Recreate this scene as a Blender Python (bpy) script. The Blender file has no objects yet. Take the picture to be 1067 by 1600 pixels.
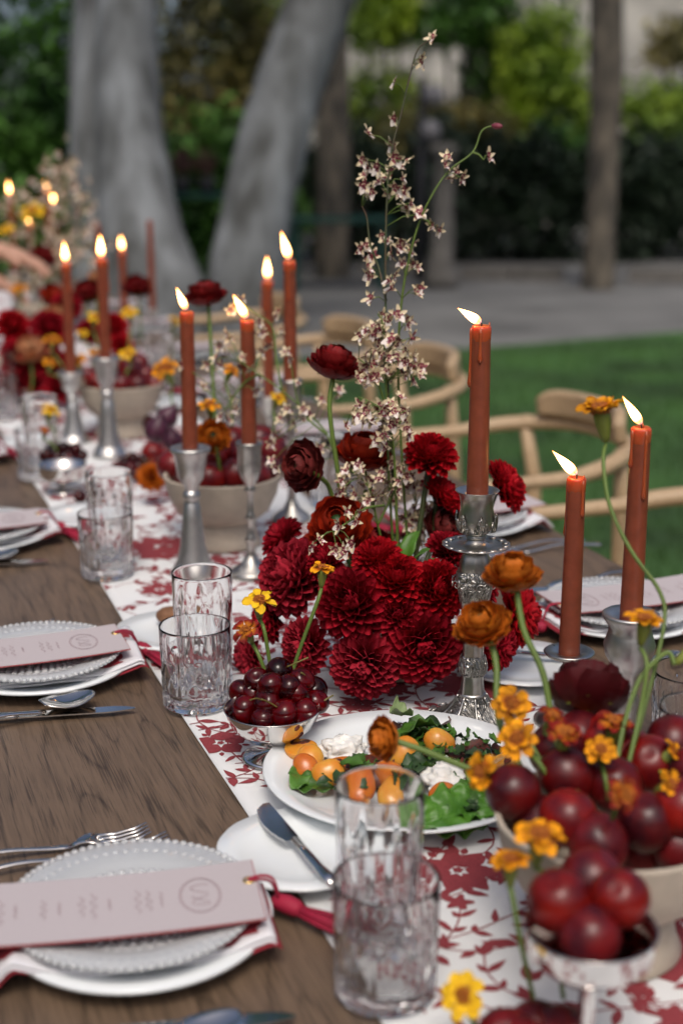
import bpy, math, random
import numpy as np
from mathutils import Vector, Matrix, noise

random.seed(7)
S = bpy.context.scene
COL = S.collection
PI = math.pi

# ------------------------------------------------------------------ camera
TZ = 0.75                                   # height of the table top
YAW, PITCH, LENS, FPX = math.radians(19.85), math.radians(14.87), 50.0, 2222.2
CAM = Vector((0, 0, TZ + 0.612))
cd = bpy.data.cameras.new('camera')
cam = bpy.data.objects.new('camera', cd)
COL.objects.link(cam)
cam.location = CAM
cam.rotation_euler = (PI / 2 - PITCH, 0, -YAW)
cd.sensor_fit = 'VERTICAL'
cd.sensor_height = 36.0
cd.sensor_width = 24.0
cd.lens = LENS
cd.clip_start = 0.05
cd.clip_end = 300
cd.dof.use_dof = True
cd.dof.focus_distance = 1.455
cd.dof.aperture_fstop = 3.3
S.camera = cam

# ------------------------------------------------------------------ world, sun, exposure
SUN_EL, SUN_AZ = math.radians(58), math.radians(200)
w = bpy.data.worlds.new('World')
S.world = w
w.use_nodes = True
wn = w.node_tree
bg = wn.nodes['Background']
sky = wn.nodes.new('ShaderNodeTexSky')
sky.sky_type = 'NISHITA'
sky.sun_disc = False
sky.sun_elevation = SUN_EL
sky.sun_rotation = SUN_AZ
sky.air_density = 0.7
sky.dust_density = 5.0
sky.ozone_density = 0.6
wn.links.new(sky.outputs[0], bg.inputs[0])
bg.inputs[1].default_value = 0.11
sd = bpy.data.lights.new('sun', 'SUN')
sd.energy = 1.1
sd.angle = math.radians(22)
sd.color = (1.0, 0.95, 0.88)
sun = bpy.data.objects.new('sun', sd)
COL.objects.link(sun)
sun.location = (-3, -3, 12)
_d = Vector((math.sin(SUN_AZ) * math.cos(SUN_EL), math.cos(SUN_AZ) * math.cos(SUN_EL), math.sin(SUN_EL)))
sun.rotation_euler = _d.to_track_quat('Z', 'Y').to_euler()
S.view_settings.view_transform = 'Standard'
S.view_settings.look = 'None'
S.view_settings.gamma = 1.0
S.view_settings.exposure = 0.28
S.view_settings.use_curve_mapping = False
S.render.engine = 'CYCLES'
cy = S.cycles
cy.use_denoising = True
cy.max_bounces = 24
cy.transmission_bounces = 24
cy.glossy_bounces = 6
cy.diffuse_bounces = 4
cy.transparent_max_bounces = 8
cy.sample_clamp_indirect = 4.0
cy.use_adaptive_sampling = True
cy.adaptive_threshold = 0.02
cy.blur_glossy = 0.5

# ------------------------------------------------------------------ pixel <-> place helpers (photo pixels, 1067 x 1600)
FW = Vector((math.sin(YAW) * math.cos(PITCH), math.cos(YAW) * math.cos(PITCH), -math.sin(PITCH)))
RT = Vector((math.cos(YAW), -math.sin(YAW), 0))
UP = RT.cross(FW)

def T(px, py, h=0.0):
    """place on the plane h above the table top"""
    d = FW + RT * ((px - 533.5) / FPX) - UP * ((py - 800) / FPX)
    return CAM + d * ((TZ + h - CAM.z) / d.z)

def P(px, py, Z):
    return CAM + Z * (FW + RT * ((px - 533.5) / FPX) - UP * ((py - 800) / FPX))

def proj(q):
    v = Vector(q) - CAM
    z = v.dot(FW)
    return 533.5 + FPX * v.dot(RT) / z, 800 - FPX * v.dot(UP) / z, z

def zat(x, y, py):
    """height (world z) at place x, y that shows at picture row py"""
    lo, hi = -1.0, 6.0
    for _ in range(50):
        m = (lo + hi) / 2
        if proj((x, y, m))[1] > py: lo = m
        else: hi = m
    return lo

def inview(q, m=110):
    px, py, z = proj(q)
    return z > 0 and -m < px < 1067 + m and -m < py < 1600 + m

# ------------------------------------------------------------------ materials
MATS = {}
def mat(name, col, rough=0.5, metal=0.0, var=0.0, vscale=30.0, col2=None, bump=0.0, bscale=200.0, rnd=0.0, kw_st=None, **kw):
    if name in MATS: return MATS[name]
    m = bpy.data.materials.new(name)
    m.use_nodes = True
    nt = m.node_tree
    b = nt.nodes['Principled BSDF']
    b.inputs['Base Color'].default_value = (*col, 1)
    b.inputs['Roughness'].default_value = rough
    b.inputs['Metallic'].default_value = metal
    for k, v in kw.items():
        b.inputs[k.replace('_', ' ')].default_value = v
    tc = nt.nodes.new('ShaderNodeTexCoord')
    out = None
    st = kw_st
    if var > 0 or col2:
        nz = nt.nodes.new('ShaderNodeTexNoise')
        nz.inputs['Scale'].default_value = vscale
        nz.inputs['Detail'].default_value = 5
        if st:
            mpn = nt.nodes.new('ShaderNodeMapping'); mpn.inputs['Scale'].default_value = (1, 1, st)
            nt.links.new(tc.outputs['Object'], mpn.inputs[0]); nt.links.new(mpn.outputs[0], nz.inputs['Vector'])
        else: nt.links.new(tc.outputs['Object'], nz.inputs['Vector'])
        r = nt.nodes.new('ShaderNodeValToRGB')
        c2 = col2 or tuple(c * (1 - var) for c in col)
        r.color_ramp.elements[0].position = 0.35
        r.color_ramp.elements[1].position = 0.65
        r.color_ramp.elements[0].color = (*c2, 1)
        r.color_ramp.elements[1].color = (*col, 1)
        nt.links.new(nz.outputs[0], r.inputs[0])
        out = r.outputs[0]
    if rnd > 0:
        oi = nt.nodes.new('ShaderNodeObjectInfo')
        hv = nt.nodes.new('ShaderNodeHueSaturation')
        mr = nt.nodes.new('ShaderNodeMapRange')
        mr.inputs[3].default_value = 1 - rnd
        mr.inputs[4].default_value = 1 + rnd
        nt.links.new(oi.outputs['Random'], mr.inputs[0])
        nt.links.new(mr.outputs[0], hv.inputs['Value'])
        if out: nt.links.new(out, hv.inputs['Color'])
        else: hv.inputs['Color'].default_value = (*col, 1)
        out = hv.outputs[0]
    if out: nt.links.new(out, b.inputs['Base Color'])
    if bump > 0:
        n2 = nt.nodes.new('ShaderNodeTexNoise')
        n2.inputs['Scale'].default_value = bscale
        n2.inputs['Detail'].default_value = 4
        nt.links.new(tc.outputs['Object'], n2.inputs['Vector'])
        bp = nt.nodes.new('ShaderNodeBump')
        bp.inputs['Strength'].default_value = bump
        bp.inputs['Distance'].default_value = 0.002
        nt.links.new(n2.outputs[0], bp.inputs['Height'])
        nt.links.new(bp.outputs[0], b.inputs['Normal'])
    MATS[name] = m
    return m

def wood_mat(name, light, dark, axis='Y', rough=0.5, sc=1.0):
    m = bpy.data.materials.new(name)
    m.use_nodes = True
    nt = m.node_tree
    N = nt.nodes.new
    L = nt.links.new
    b = nt.nodes['Principled BSDF']
    tc = N('ShaderNodeTexCoord')
    mp = N('ShaderNodeMapping')
    s = [9.0 * sc] * 3
    s['XYZ'.index(axis)] = 1.1 * sc
    mp.inputs['Scale'].default_value = s
    L(tc.outputs['Object'], mp.inputs[0])
    # cathedral grain: distorted rings
    nz = N('ShaderNodeTexNoise'); nz.inputs['Scale'].default_value = 1.0; nz.inputs['Detail'].default_value = 2; nz.inputs['Distortion'].default_value = 0.12
    L(mp.outputs[0], nz.inputs['Vector'])
    mu = N('ShaderNodeMath'); mu.operation = 'MULTIPLY'; mu.inputs[1].default_value = 30.0
    L(nz.outputs[0], mu.inputs[0])
    fr = N('ShaderNodeMath'); fr.operation = 'PINGPONG'; fr.inputs[1].default_value = 1.0
    L(mu.outputs[0], fr.inputs[0])
    pw = N('ShaderNodeMath'); pw.operation = 'POWER'; pw.inputs[1].default_value = 14.0
    L(fr.outputs[0], pw.inputs[0])
    # long pores
    mp2 = N('ShaderNodeMapping')
    s2 = [330.0 * sc] * 3
    s2['XYZ'.index(axis)] = 14.0 * sc
    mp2.inputs['Scale'].default_value = s2
    L(tc.outputs['Object'], mp2.inputs[0])
    n2 = N('ShaderNodeTexNoise'); n2.inputs['Scale'].default_value = 1.0; n2.inputs['Detail'].default_value = 6
    L(mp2.outputs[0], n2.inputs['Vector'])
    n3 = N('ShaderNodeTexNoise'); n3.inputs['Scale'].default_value = 5.0; n3.inputs['Detail'].default_value = 4
    L(tc.outputs['Object'], n3.inputs['Vector'])
    r1 = N('ShaderNodeValToRGB')
    r1.color_ramp.elements[0].position = 0.40; r1.color_ramp.elements[1].position = 0.58
    r1.color_ramp.elements[0].color = (*[a * 0.76 + c * 0.24 for a, c in zip(light, dark)], 1)
    r1.color_ramp.elements[1].color = (*light, 1)
    L(n2.outputs[0], r1.inputs[0])
    mx = N('ShaderNodeMix'); mx.data_type = 'RGBA'
    L(r1.outputs[0], mx.inputs[6])
    mx.inputs[7].default_value = (*dark, 1)
    mm = N('ShaderNodeMath'); mm.operation = 'MULTIPLY'; mm.use_clamp = True
    L(pw.outputs[0], mm.inputs[0])
    r3 = N('ShaderNodeMapRange'); r3.inputs[1].default_value = 0.3; r3.inputs[2].default_value = 0.6; r3.inputs[3].default_value = 0.8; r3.inputs[4].default_value = 0.25
    L(n2.outputs[0], r3.inputs[0])
    L(r3.outputs[0], mm.inputs[1])
    L(mm.outputs[0], mx.inputs[0])
    # sharp dark pores in short dashes, gathered along the rings
    mp5 = N('ShaderNodeMapping')
    s5 = [900.0 * sc] * 3
    s5['XYZ'.index(axis)] = 16.0 * sc
    mp5.inputs['Scale'].default_value = s5
    L(tc.outputs['Object'], mp5.inputs[0])
    n5 = N('ShaderNodeTexNoise'); n5.inputs['Scale'].default_value = 1.0; n5.inputs['Detail'].default_value = 2
    L(mp5.outputs[0], n5.inputs['Vector'])
    th = N('ShaderNodeMath'); th.operation = 'MULTIPLY_ADD'; th.inputs[1].default_value = .16
    L(fr.outputs[0], th.inputs[0]); L(n5.outputs[0], th.inputs[2])
    po = N('ShaderNodeMapRange'); po.inputs[1].default_value = 0.61; po.inputs[2].default_value = 0.72; po.inputs[3].default_value = 0.0; po.inputs[4].default_value = 0.62
    L(th.outputs[0], po.inputs[0])
    mp_ = N('ShaderNodeMix'); mp_.data_type = 'RGBA'
    L(po.outputs[0], mp_.inputs[0]); L(mx.outputs[2], mp_.inputs[6]); mp_.inputs[7].default_value = (*dark, 1)
    mx = mp_
    m2 = N('ShaderNodeMix'); m2.data_type = 'RGBA'; m2.blend_type = 'MULTIPLY'; m2.inputs[0].default_value = 0.5
    L(mx.outputs[2], m2.inputs[6])
    r4 = N('ShaderNodeValToRGB')
    r4.color_ramp.elements[0].color = (0.55, 0.52, 0.5, 1); r4.color_ramp.elements[1].color = (1.15, 1.1, 1.05, 1)
    L(n3.outputs[0], r4.inputs[0])
    L(r4.outputs[0], m2.inputs[7])
    L(m2.outputs[2], b.inputs['Base Color'])
    b.inputs['Roughness'].default_value = rough
    bp = N('ShaderNodeBump'); bp.inputs['Strength'].default_value = 0.35; bp.inputs['Distance'].default_value = 0.001
    L(n2.outputs[0], bp.inputs['Height'])
    L(bp.outputs[0], b.inputs['Normal'])
    return m

def petal_mat(name, base, tip, rough=0.55, rnd=0.15, streak=60.0, sub=0.0):
    """colour runs from the foot to the tip of a petal (its own local x, 0..1) with fine veins"""
    m = bpy.data.materials.new(name)
    m.use_nodes = True
    nt = m.node_tree
    N = nt.nodes.new
    L = nt.links.new
    b = nt.nodes['Principled BSDF']
    tc = N('ShaderNodeTexCoord')
    sp = N('ShaderNodeSeparateXYZ')
    L(tc.outputs['Object'], sp.inputs[0])
    mp = N('ShaderNodeMapping'); mp.inputs['Scale'].default_value = (3, streak, 8)
    L(tc.outputs['Object'], mp.inputs[0])
    nz = N('ShaderNodeTexNoise'); nz.inputs['Scale'].default_value = 1; nz.inputs['Detail'].default_value = 4
    L(mp.outputs[0], nz.inputs['Vector'])
    ad = N('ShaderNodeMath'); ad.operation = 'MULTIPLY_ADD'; ad.inputs[1].default_value = 0.55; 
    L(nz.outputs[0], ad.inputs[0]); L(sp.outputs[0], ad.inputs[2])
    r = N('ShaderNodeValToRGB')
    r.color_ramp.elements[0].position = 0.45; r.color_ramp.elements[1].position = 1.25 if False else 1.0
    r.color_ramp.elements[0].color = (*base, 1); r.color_ramp.elements[1].color = (*tip, 1)
    L(ad.outputs[0], r.inputs[0])
    oi = N('ShaderNodeObjectInfo'); hv = N('ShaderNodeHueSaturation'); mr = N('ShaderNodeMapRange')
    mr.inputs[3].default_value = 1 - rnd; mr.inputs[4].default_value = 1 + rnd
    L(oi.outputs['Random'], mr.inputs[0]); L(mr.outputs[0], hv.inputs['Value']); L(r.outputs[0], hv.inputs['Color'])
    L(hv.outputs[0], b.inputs['Base Color'])
    b.inputs['Roughness'].default_value = rough
    b.inputs['Specular IOR Level'].default_value = 0.16
    bp = N('ShaderNodeBump'); bp.inputs['Strength'].default_value = 0.25; bp.inputs['Distance'].default_value = 0.02
    L(nz.outputs[0], bp.inputs['Height']); L(bp.outputs[0], b.inputs['Normal'])
    MATS[name] = m
    return m

def silver_mat(name, col, rough, bump=0.0, bscale=250.0, tarnish=0.5):
    m = bpy.data.materials.new(name)
    m.use_nodes = True
    nt = m.node_tree
    N = nt.nodes.new
    L = nt.links.new
    b = nt.nodes['Principled BSDF']
    b.inputs['Metallic'].default_value = 1
    tc = N('ShaderNodeTexCoord')
    nz = N('ShaderNodeTexNoise'); nz.inputs['Scale'].default_value = 45; nz.inputs['Detail'].default_value = 6
    L(tc.outputs['Object'], nz.inputs['Vector'])
    r = N('ShaderNodeValToRGB')
    r.color_ramp.elements[0].position = 0.3; r.color_ramp.elements[1].position = 0.6
    r.color_ramp.elements[0].color = (*[c * (1 - tarnish) for c in col], 1); r.color_ramp.elements[1].color = (*col, 1)
    L(nz.outputs[0], r.inputs[0])
    mr = N('ShaderNodeMapRange'); mr.inputs[3].default_value = rough * 1.6; mr.inputs[4].default_value = rough * 0.6
    L(nz.outputs[0], mr.inputs[0]); L(mr.outputs[0], b.inputs['Roughness'])
    colr = r.outputs[0]
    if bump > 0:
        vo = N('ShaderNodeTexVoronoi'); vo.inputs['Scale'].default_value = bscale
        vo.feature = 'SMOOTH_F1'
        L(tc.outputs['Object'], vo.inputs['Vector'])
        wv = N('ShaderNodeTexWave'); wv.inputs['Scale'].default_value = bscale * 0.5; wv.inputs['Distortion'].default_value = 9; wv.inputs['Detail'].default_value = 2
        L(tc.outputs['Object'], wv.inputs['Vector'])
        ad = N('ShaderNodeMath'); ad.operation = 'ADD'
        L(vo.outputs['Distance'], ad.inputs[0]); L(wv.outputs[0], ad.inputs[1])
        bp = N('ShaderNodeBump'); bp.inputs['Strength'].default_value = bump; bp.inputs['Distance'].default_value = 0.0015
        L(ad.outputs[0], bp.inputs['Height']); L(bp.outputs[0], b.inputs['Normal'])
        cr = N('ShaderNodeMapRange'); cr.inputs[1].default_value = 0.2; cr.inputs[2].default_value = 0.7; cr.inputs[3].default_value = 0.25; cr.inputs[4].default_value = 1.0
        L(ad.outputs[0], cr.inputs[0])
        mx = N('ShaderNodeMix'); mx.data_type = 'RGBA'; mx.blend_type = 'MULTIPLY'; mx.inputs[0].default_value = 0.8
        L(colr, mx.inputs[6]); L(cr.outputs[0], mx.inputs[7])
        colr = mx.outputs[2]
    L(colr, b.inputs['Base Color'])
    MATS[name] = m
    return m

def emit_mat(name, col, strength):
    m = bpy.data.materials.new(name)
    m.use_nodes = True
    nt = m.node_tree
    nt.nodes.remove(nt.nodes['Principled BSDF'])
    e = nt.nodes.new('ShaderNodeEmission')
    e.inputs[0].default_value = (*col, 1)
    e.inputs[1].default_value = strength
    nt.links.new(e.outputs[0], nt.nodes['Material Output'].inputs[0])
    MATS[name] = m
    return m

M_TABLE = wood_mat('table_oak', (0.172, 0.119, 0.079), (0.026, 0.018, 0.012), 'Y', 0.42)
M_CHAIR = wood_mat('chair_ash', (0.52, 0.38, 0.235), (0.36, 0.25, 0.14), 'Y', 0.5, 1.4)
M_LINEN = mat('runner_linen', (0.78, 0.79, 0.785), 0.9, var=0.05, vscale=8, bump=0.25, bscale=1400)
M_PRINT = mat('print_red', (0.31, 0.045, 0.055), 0.9, var=0.3, vscale=700, bump=0.2, bscale=1400)
M_NAPKIN = mat('napkin_linen', (0.74, 0.735, 0.76), 0.9, bump=0.25, bscale=1400)
M_NAPRED = mat('napkin_red', (0.30, 0.02, 0.035), 0.9, var=0.2, vscale=300, bump=0.2, bscale=1400)
M_CHINA = mat('white_china', (0.79, 0.825, 0.83), 0.12, Coat_Weight=0.4, bump=0.03, bscale=15)
M_STONE = mat('stoneware', (0.50, 0.43, 0.34), 0.75, var=0.12, vscale=60, bump=0.15, bscale=350)
M_GLASS = mat('crystal', (0.995, 0.995, 0.995), 0.0, Transmission_Weight=1.0, IOR=1.40)
M_HOB = mat('pressed_glass', (0.93, 0.95, 0.96), 0.06, Transmission_Weight=0.6, IOR=1.45)
M_SILVER = silver_mat('old_silver', (0.58, 0.56, 0.52), 0.30, 0.0, tarnish=0.55)
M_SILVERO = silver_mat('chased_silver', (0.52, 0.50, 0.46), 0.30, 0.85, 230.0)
M_PEWTER = silver_mat('pewter', (0.60, 0.59, 0.57), 0.36, 0.0, tarnish=0.25)
M_STEEL = silver_mat('polished_steel', (0.72, 0.70, 0.68), 0.07, 0.0, tarnish=0.12)
M_WAX = mat('rust_wax', (0.245, 0.057, 0.027), 0.38, var=0.22, vscale=70, bump=0.06, bscale=120, Subsurface_Weight=0.25, Subsurface_Radius=(0.012, 0.004, 0.002), Subsurface_Scale=1.0)
M_MELT = mat('melted_wax', (0.40, 0.075, 0.025), 0.25, Subsurface_Weight=0.6, Subsurface_Radius=(0.02, 0.006, 0.003), Subsurface_Scale=1.0)
M_WICK = mat('wick', (0.02, 0.015, 0.012), 0.9)
def flame_mat():
    m = bpy.data.materials.new('flame')
    m.use_nodes = True
    nt = m.node_tree
    N = nt.nodes.new
    L = nt.links.new
    nt.nodes.remove(nt.nodes['Principled BSDF'])
    tc = N('ShaderNodeTexCoord'); sp = N('ShaderNodeSeparateXYZ')
    L(tc.outputs['Generated'], sp.inputs[0])
    r = N('ShaderNodeValToRGB')
    e = r.color_ramp.elements
    e[0].position = 0.0; e[0].color = (.10, .06, .10, 1)
    e[1].position = 1.0; e[1].color = (.55, .16, .03, 1)
    for p, c in ((.14, (.45, .12, .02, 1)), (.30, (1, .52, .17, 1)), (.72, (1, .50, .15, 1))):
        q = e.new(p); q.color = c
    L(sp.outputs[2], r.inputs[0])
    em = N('ShaderNodeEmission'); em.inputs[1].default_value = 17.0
    L(r.outputs[0], em.inputs[0])
    tr = N('ShaderNodeBsdfTransparent')
    mx = N('ShaderNodeMixShader')
    a = N('ShaderNodeMapRange'); a.inputs[1].default_value = 0.0; a.inputs[2].default_value = .36; a.inputs[3].default_value = .10; a.inputs[4].default_value = 1.0
    L(sp.outputs[2], a.inputs[0]); L(a.outputs[0], mx.inputs[0]); L(tr.outputs[0], mx.inputs[1]); L(em.outputs[0], mx.inputs[2])
    L(mx.outputs[0], nt.nodes['Material Output'].inputs[0])
    return m
M_FLAME = flame_mat()
M_STEM = mat('green_stem', (0.13, 0.20, 0.035), 0.5, var=0.25, vscale=25)
M_STEMD = mat('dark_stem', (0.035, 0.06, 0.016), 0.5, var=0.4, vscale=40, col2=(0.07, 0.035, 0.015))
M_CALYX = mat('calyx', (0.22, 0.26, 0.04), 0.5, var=0.25, vscale=60)
M_LEAF = mat('salad_leaf', (0.075, 0.19, 0.022), 0.45, var=0.45, vscale=60, bump=0.4, bscale=90, rnd=0.3)
M_LEAFD = mat('dark_leaf', (0.03, 0.075, 0.018), 0.5, var=0.5, vscale=80, bump=0.3, bscale=90)
M_TOMY = mat('yellow_tomato', (0.70, 0.36, 0.05), 0.22, col2=(0.66, 0.22, 0.02), vscale=50, Subsurface_Weight=0.2, Subsurface_Radius=(0.01, 0.005, 0.002), Subsurface_Scale=1.0)
M_TOMO = mat('orange_tomato', (0.62, 0.19, 0.018), 0.25, col2=(0.50, 0.11, 0.012), vscale=50, Subsurface_Weight=0.2, Subsurface_Radius=(0.01, 0.005, 0.002), Subsurface_Scale=1.0)
M_CHAR = mat('charred', (0.16, 0.03, 0.012), 0.45, col2=(0.025, 0.010, 0.008), vscale=160, bump=0.4, bscale=200)
M_CURD = mat('curd', (0.86, 0.84, 0.78), 0.55, bump=0.5, bscale=180, Subsurface_Weight=0.2, Subsurface_Radius=(0.01, 0.008, 0.006), Subsurface_Scale=1.0)
M_PLUM = mat('plum_skin', (0.150, 0.005, 0.005), 0.33, col2=(0.042, 0.004, 0.008), Sheen_Weight=0.0, Sheen_Roughness=0.45, vscale=.8, rnd=0.35, bump=0.02, bscale=6, Specular_IOR_Level=0.42)
M_PLUMR = mat('red_plum_skin', (0.26, 0.009, 0.004), 0.31, col2=(0.085, 0.004, 0.007), Sheen_Weight=0.0, Sheen_Roughness=0.45, vscale=.8, rnd=0.2, Specular_IOR_Level=0.38)
M_CHERRY = mat('cherry_skin', (0.080, 0.0006, 0.0018), 0.07, col2=(0.010, 0.0004, 0.0012), vscale=1.1, rnd=0.7, Specular_IOR_Level=0.34)
M_CSTEM = mat('cherry_stem', (0.16, 0.13, 0.03), 0.5)
M_MENU = mat('menu_card', (0.50, 0.447, 0.455), 0.75, var=0.03, vscale=400)
M_MENUE = mat('menu_backing', (0.33, 0.06, 0.065), 0.8)
M_INK = mat('menu_ink', (0.30, 0.20, 0.22), 0.8)
M_GOLD = mat('brass_eyelet', (0.85, 0.62, 0.25), 0.25, 1.0)
M_TASSEL = mat('crimson_thread', (0.30, 0.008, 0.035), 0.7, rnd=0.2)
M_SKIN = mat('skin', (0.52, 0.29, 0.20), 0.5, var=0.1, vscale=20, Subsurface_Weight=0.1, Subsurface_Radius=(0.02, 0.008, 0.004), Subsurface_Scale=1.0)
M_DAHLIA = petal_mat('dahlia_petal', (0.13, 0.0010, 0.0035), (0.32, 0.007, 0.018), 0.55, 0.28)
M_DAHLIAB = petal_mat('bright_dahlia_petal', (0.20, 0.0012, 0.0035), (0.40, 0.005, 0.012), 0.55, 0.22)
M_RANR = petal_mat('maroon_petal', (0.34, 0.055, 0.012), (0.165, 0.007, 0.008), 0.42, 0.4)
M_RANO = petal_mat('rust_petal', (0.38, 0.085, 0.008), (0.30, 0.020, 0.006), 0.42, 0.3)
M_RANB = petal_mat('brown_petal', (0.24, 0.06, 0.035), (0.160, 0.024, 0.022), 0.42, 0.35)
M_RANM = petal_mat('deep_maroon_petal', (0.22, 0.045, 0.010), (0.060, 0.004, 0.006), 0.42, 0.4)
M_AMBER = petal_mat('amber_petal', (0.70, 0.38, 0.022), (0.50, 0.13, 0.012), 0.45, 0.25)
M_PEACH = petal_mat('peach_petal', (0.62, 0.42, 0.22), (0.58, 0.28, 0.14), 0.5, 0.2)
M_YEL = petal_mat('yellow_petal', (0.78, 0.44, 0.01), (0.80, 0.50, 0.015), 0.45, 0.1)
M_ORY = petal_mat('gold_petal', (0.22, 0.018, 0.004), (0.74, 0.31, 0.008), 0.5, 0.3)
M_REDY = petal_mat('red_gold_petal', (0.55, 0.20, 0.01), (0.20, 0.010, 0.008), 0.45, 0.2)
M_DISC = mat('flower_disc', (0.56, 0.19, 0.010), 0.6, col2=(0.20, 0.035, 0.006), vscale=4)
M_ORCW = mat('orchid_cream', (0.76, 0.64, 0.42), 0.5, var=0.2, vscale=150, rnd=0.12)
M_ORCL = mat('orchid_white', (0.74, 0.66, 0.60), 0.5, rnd=0.1)
M_ORCM = mat('orchid_maroon', (0.20, 0.035, 0.055), 0.5, rnd=0.3)
M_BARK = mat('grey_bark', (0.235, 0.252, 0.265), 0.85, col2=(0.060, 0.062, 0.060), kw_st=.35, vscale=4.5, bump=0.5, bscale=14)
M_BARKD = mat('brown_bark', (0.14, 0.118, 0.088), 0.9, col2=(0.035, 0.032, 0.026), kw_st=.35, vscale=8, bump=0.6, bscale=20)
M_FOL = mat('foliage', (0.11, 0.27, 0.030), 0.55, col2=(0.024, 0.080, 0.013), vscale=1.6)
M_FOLB = mat('sunlit_foliage', (0.42, 0.56, 0.045), 0.55, col2=(0.09, 0.19, 0.018), vscale=1.4)  # leaf colour raised to carry the brightness of sunlit patches
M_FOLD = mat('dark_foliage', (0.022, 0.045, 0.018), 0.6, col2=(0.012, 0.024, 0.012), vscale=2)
M_FOLO = mat('olive_foliage', (0.30, 0.25, 0.070), 0.6, col2=(0.045, 0.055, 0.018), vscale=1.5)
M_GREENP = mat('green_paint', (0.012, 0.055, 0.045), 0.35)
M_POST = mat('garden_stone', (0.16, 0.15, 0.135), 0.85, var=0.4, vscale=6, bump=0.4, bscale=40)
M_WALL = mat('pale_render', (0.56, 0.54, 0.48), 0.9, var=0.6, vscale=1.2, bump=0.2, bscale=30)
M_PANE = mat('window_glass', (0.10, 0.13, 0.16), 0.05, Coat_Weight=0.5)
M_FRAME = mat('window_paint', (0.55, 0.56, 0.56), 0.5)
M_ROOF = mat('clay_roof', (0.24, 0.12, 0.07), 0.8, var=0.3, vscale=4)
M_DRESS = mat('dark_cloth', (0.03, 0.03, 0.035), 0.85)
M_HAIR = mat('brown_hair', (0.05, 0.03, 0.02), 0.5)
M_FIG = mat('bread_crust', (0.24, 0.11, 0.05), 0.7, var=0.4, vscale=60, bump=0.5, bscale=120)

# ------------------------------------------------------------------ mesh helpers
class MB:
    def __init__(s): s.v = []; s.f = []; s.mi = []
    def add(s, v, f, M=None, mi=0):
        o = len(s.v)
        s.v += [tuple(M @ Vector(p)) for p in v] if M is not None else [tuple(p) for p in v]
        s.f += [tuple(i + o for i in q) for q in f]
        s.mi += [mi] * len(f)
        return s
    def mesh(s, name, mats, smooth=True):
        me = bpy.data.meshes.new(name)
        me.from_pydata(s.v, [], s.f)
        for m in (mats if isinstance(mats, (list, tuple)) else [mats]): me.materials.append(m)
        if any(s.mi): me.polygons.foreach_set('material_index', s.mi)
        me.polygons.foreach_set('use_smooth', [smooth] * len(s.f))
        me.update()
        return me

def lathe(prof, seg=32, mod=None):
    """prof: list of (r, z); r = 0 closes. mod(theta, r, z, i) -> r"""
    v, f, rings = [], [], []
    for i, (r, z) in enumerate(prof):
        if r <= 1e-9:
            rings.append([len(v)]); v.append((0, 0, z))
        else:
            ring = []
            for k in range(seg):
                t = 2 * PI * k / seg
                rr = mod(t, r, z, i) if mod else r
                ring.append(len(v)); v.append((rr * math.cos(t), rr * math.sin(t), z))
            rings.append(ring)
    for a, b in zip(rings, rings[1:]):
        if len(a) == 1 and len(b) == 1: continue
        for k in range(seg):
            k2 = (k + 1) % seg
            if len(a) == 1: f.append((a[0], b[k2], b[k]))
            elif len(b) == 1: f.append((a[k], a[k2], b[0]))
            else: f.append((a[k], a[k2], b[k2], b[k]))
    return v, f

def smooth_path(pts, n=6):
    """Catmull-Rom through the points"""
    p = [Vector(q) for q in pts]
    if len(p) < 3: 
        return [p[0].lerp(p[-1], i / n) for i in range(n + 1)]
    out = []
    for i in range(len(p) - 1):
        a = p[max(i - 1, 0)]; b = p[i]; c = p[i + 1]; d = p[min(i + 2, len(p) - 1)]
        for k in range(n):
            t = k / n
            out.append(0.5 * ((2 * b) + (c - a) * t + (2 * a - 5 * b + 4 * c - d) * t * t + (3 * b - 3 * c + d - a) * t ** 3))
    out.append(p[-1])
    return out

def tube(pts, rad, seg=8, flat=1.0, caps=True):
    p = [Vector(q) for q in pts]
    n = len(p)
    R = rad if isinstance(rad, (list, tuple)) else [rad] * n
    v, f = [], []
    t0 = (p[1] - p[0]).normalized()
    nrm = t0.orthogonal().normalized() if abs(t0.z) > 0.9 else t0.cross(Vector((0, 0, 1))).normalized()
    for i in range(n):
        t = (p[min(i + 1, n - 1)] - p[max(i - 1, 0)]).normalized()
        nrm = (nrm - t * nrm.dot(t)).normalized()
        b = t.cross(nrm)
        for k in range(seg):
            a = 2 * PI * k / seg
            v.append(p[i] + (nrm * math.cos(a) + b * (math.sin(a) * flat)) * R[i])
    for i in range(n - 1):
        for k in range(seg):
            k2 = (k + 1) % seg
            f.append((i * seg + k, i * seg + k2, (i + 1) * seg + k2, (i + 1) * seg + k))
    if caps:
        f.append(tuple(range(seg - 1, -1, -1)))
        f.append(tuple((n - 1) * seg + k for k in range(seg)))
    return v, f

def grid(fn, nu, nv):
    v = [fn(i / nu, j / nv) for i in range(nu + 1) for j in range(nv + 1)]
    f = [(i * (nv + 1) + j, (i + 1) * (nv + 1) + j, (i + 1) * (nv + 1) + j + 1, i * (nv + 1) + j + 1) for i in range(nu) for j in range(nv)]
    return v, f

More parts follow.
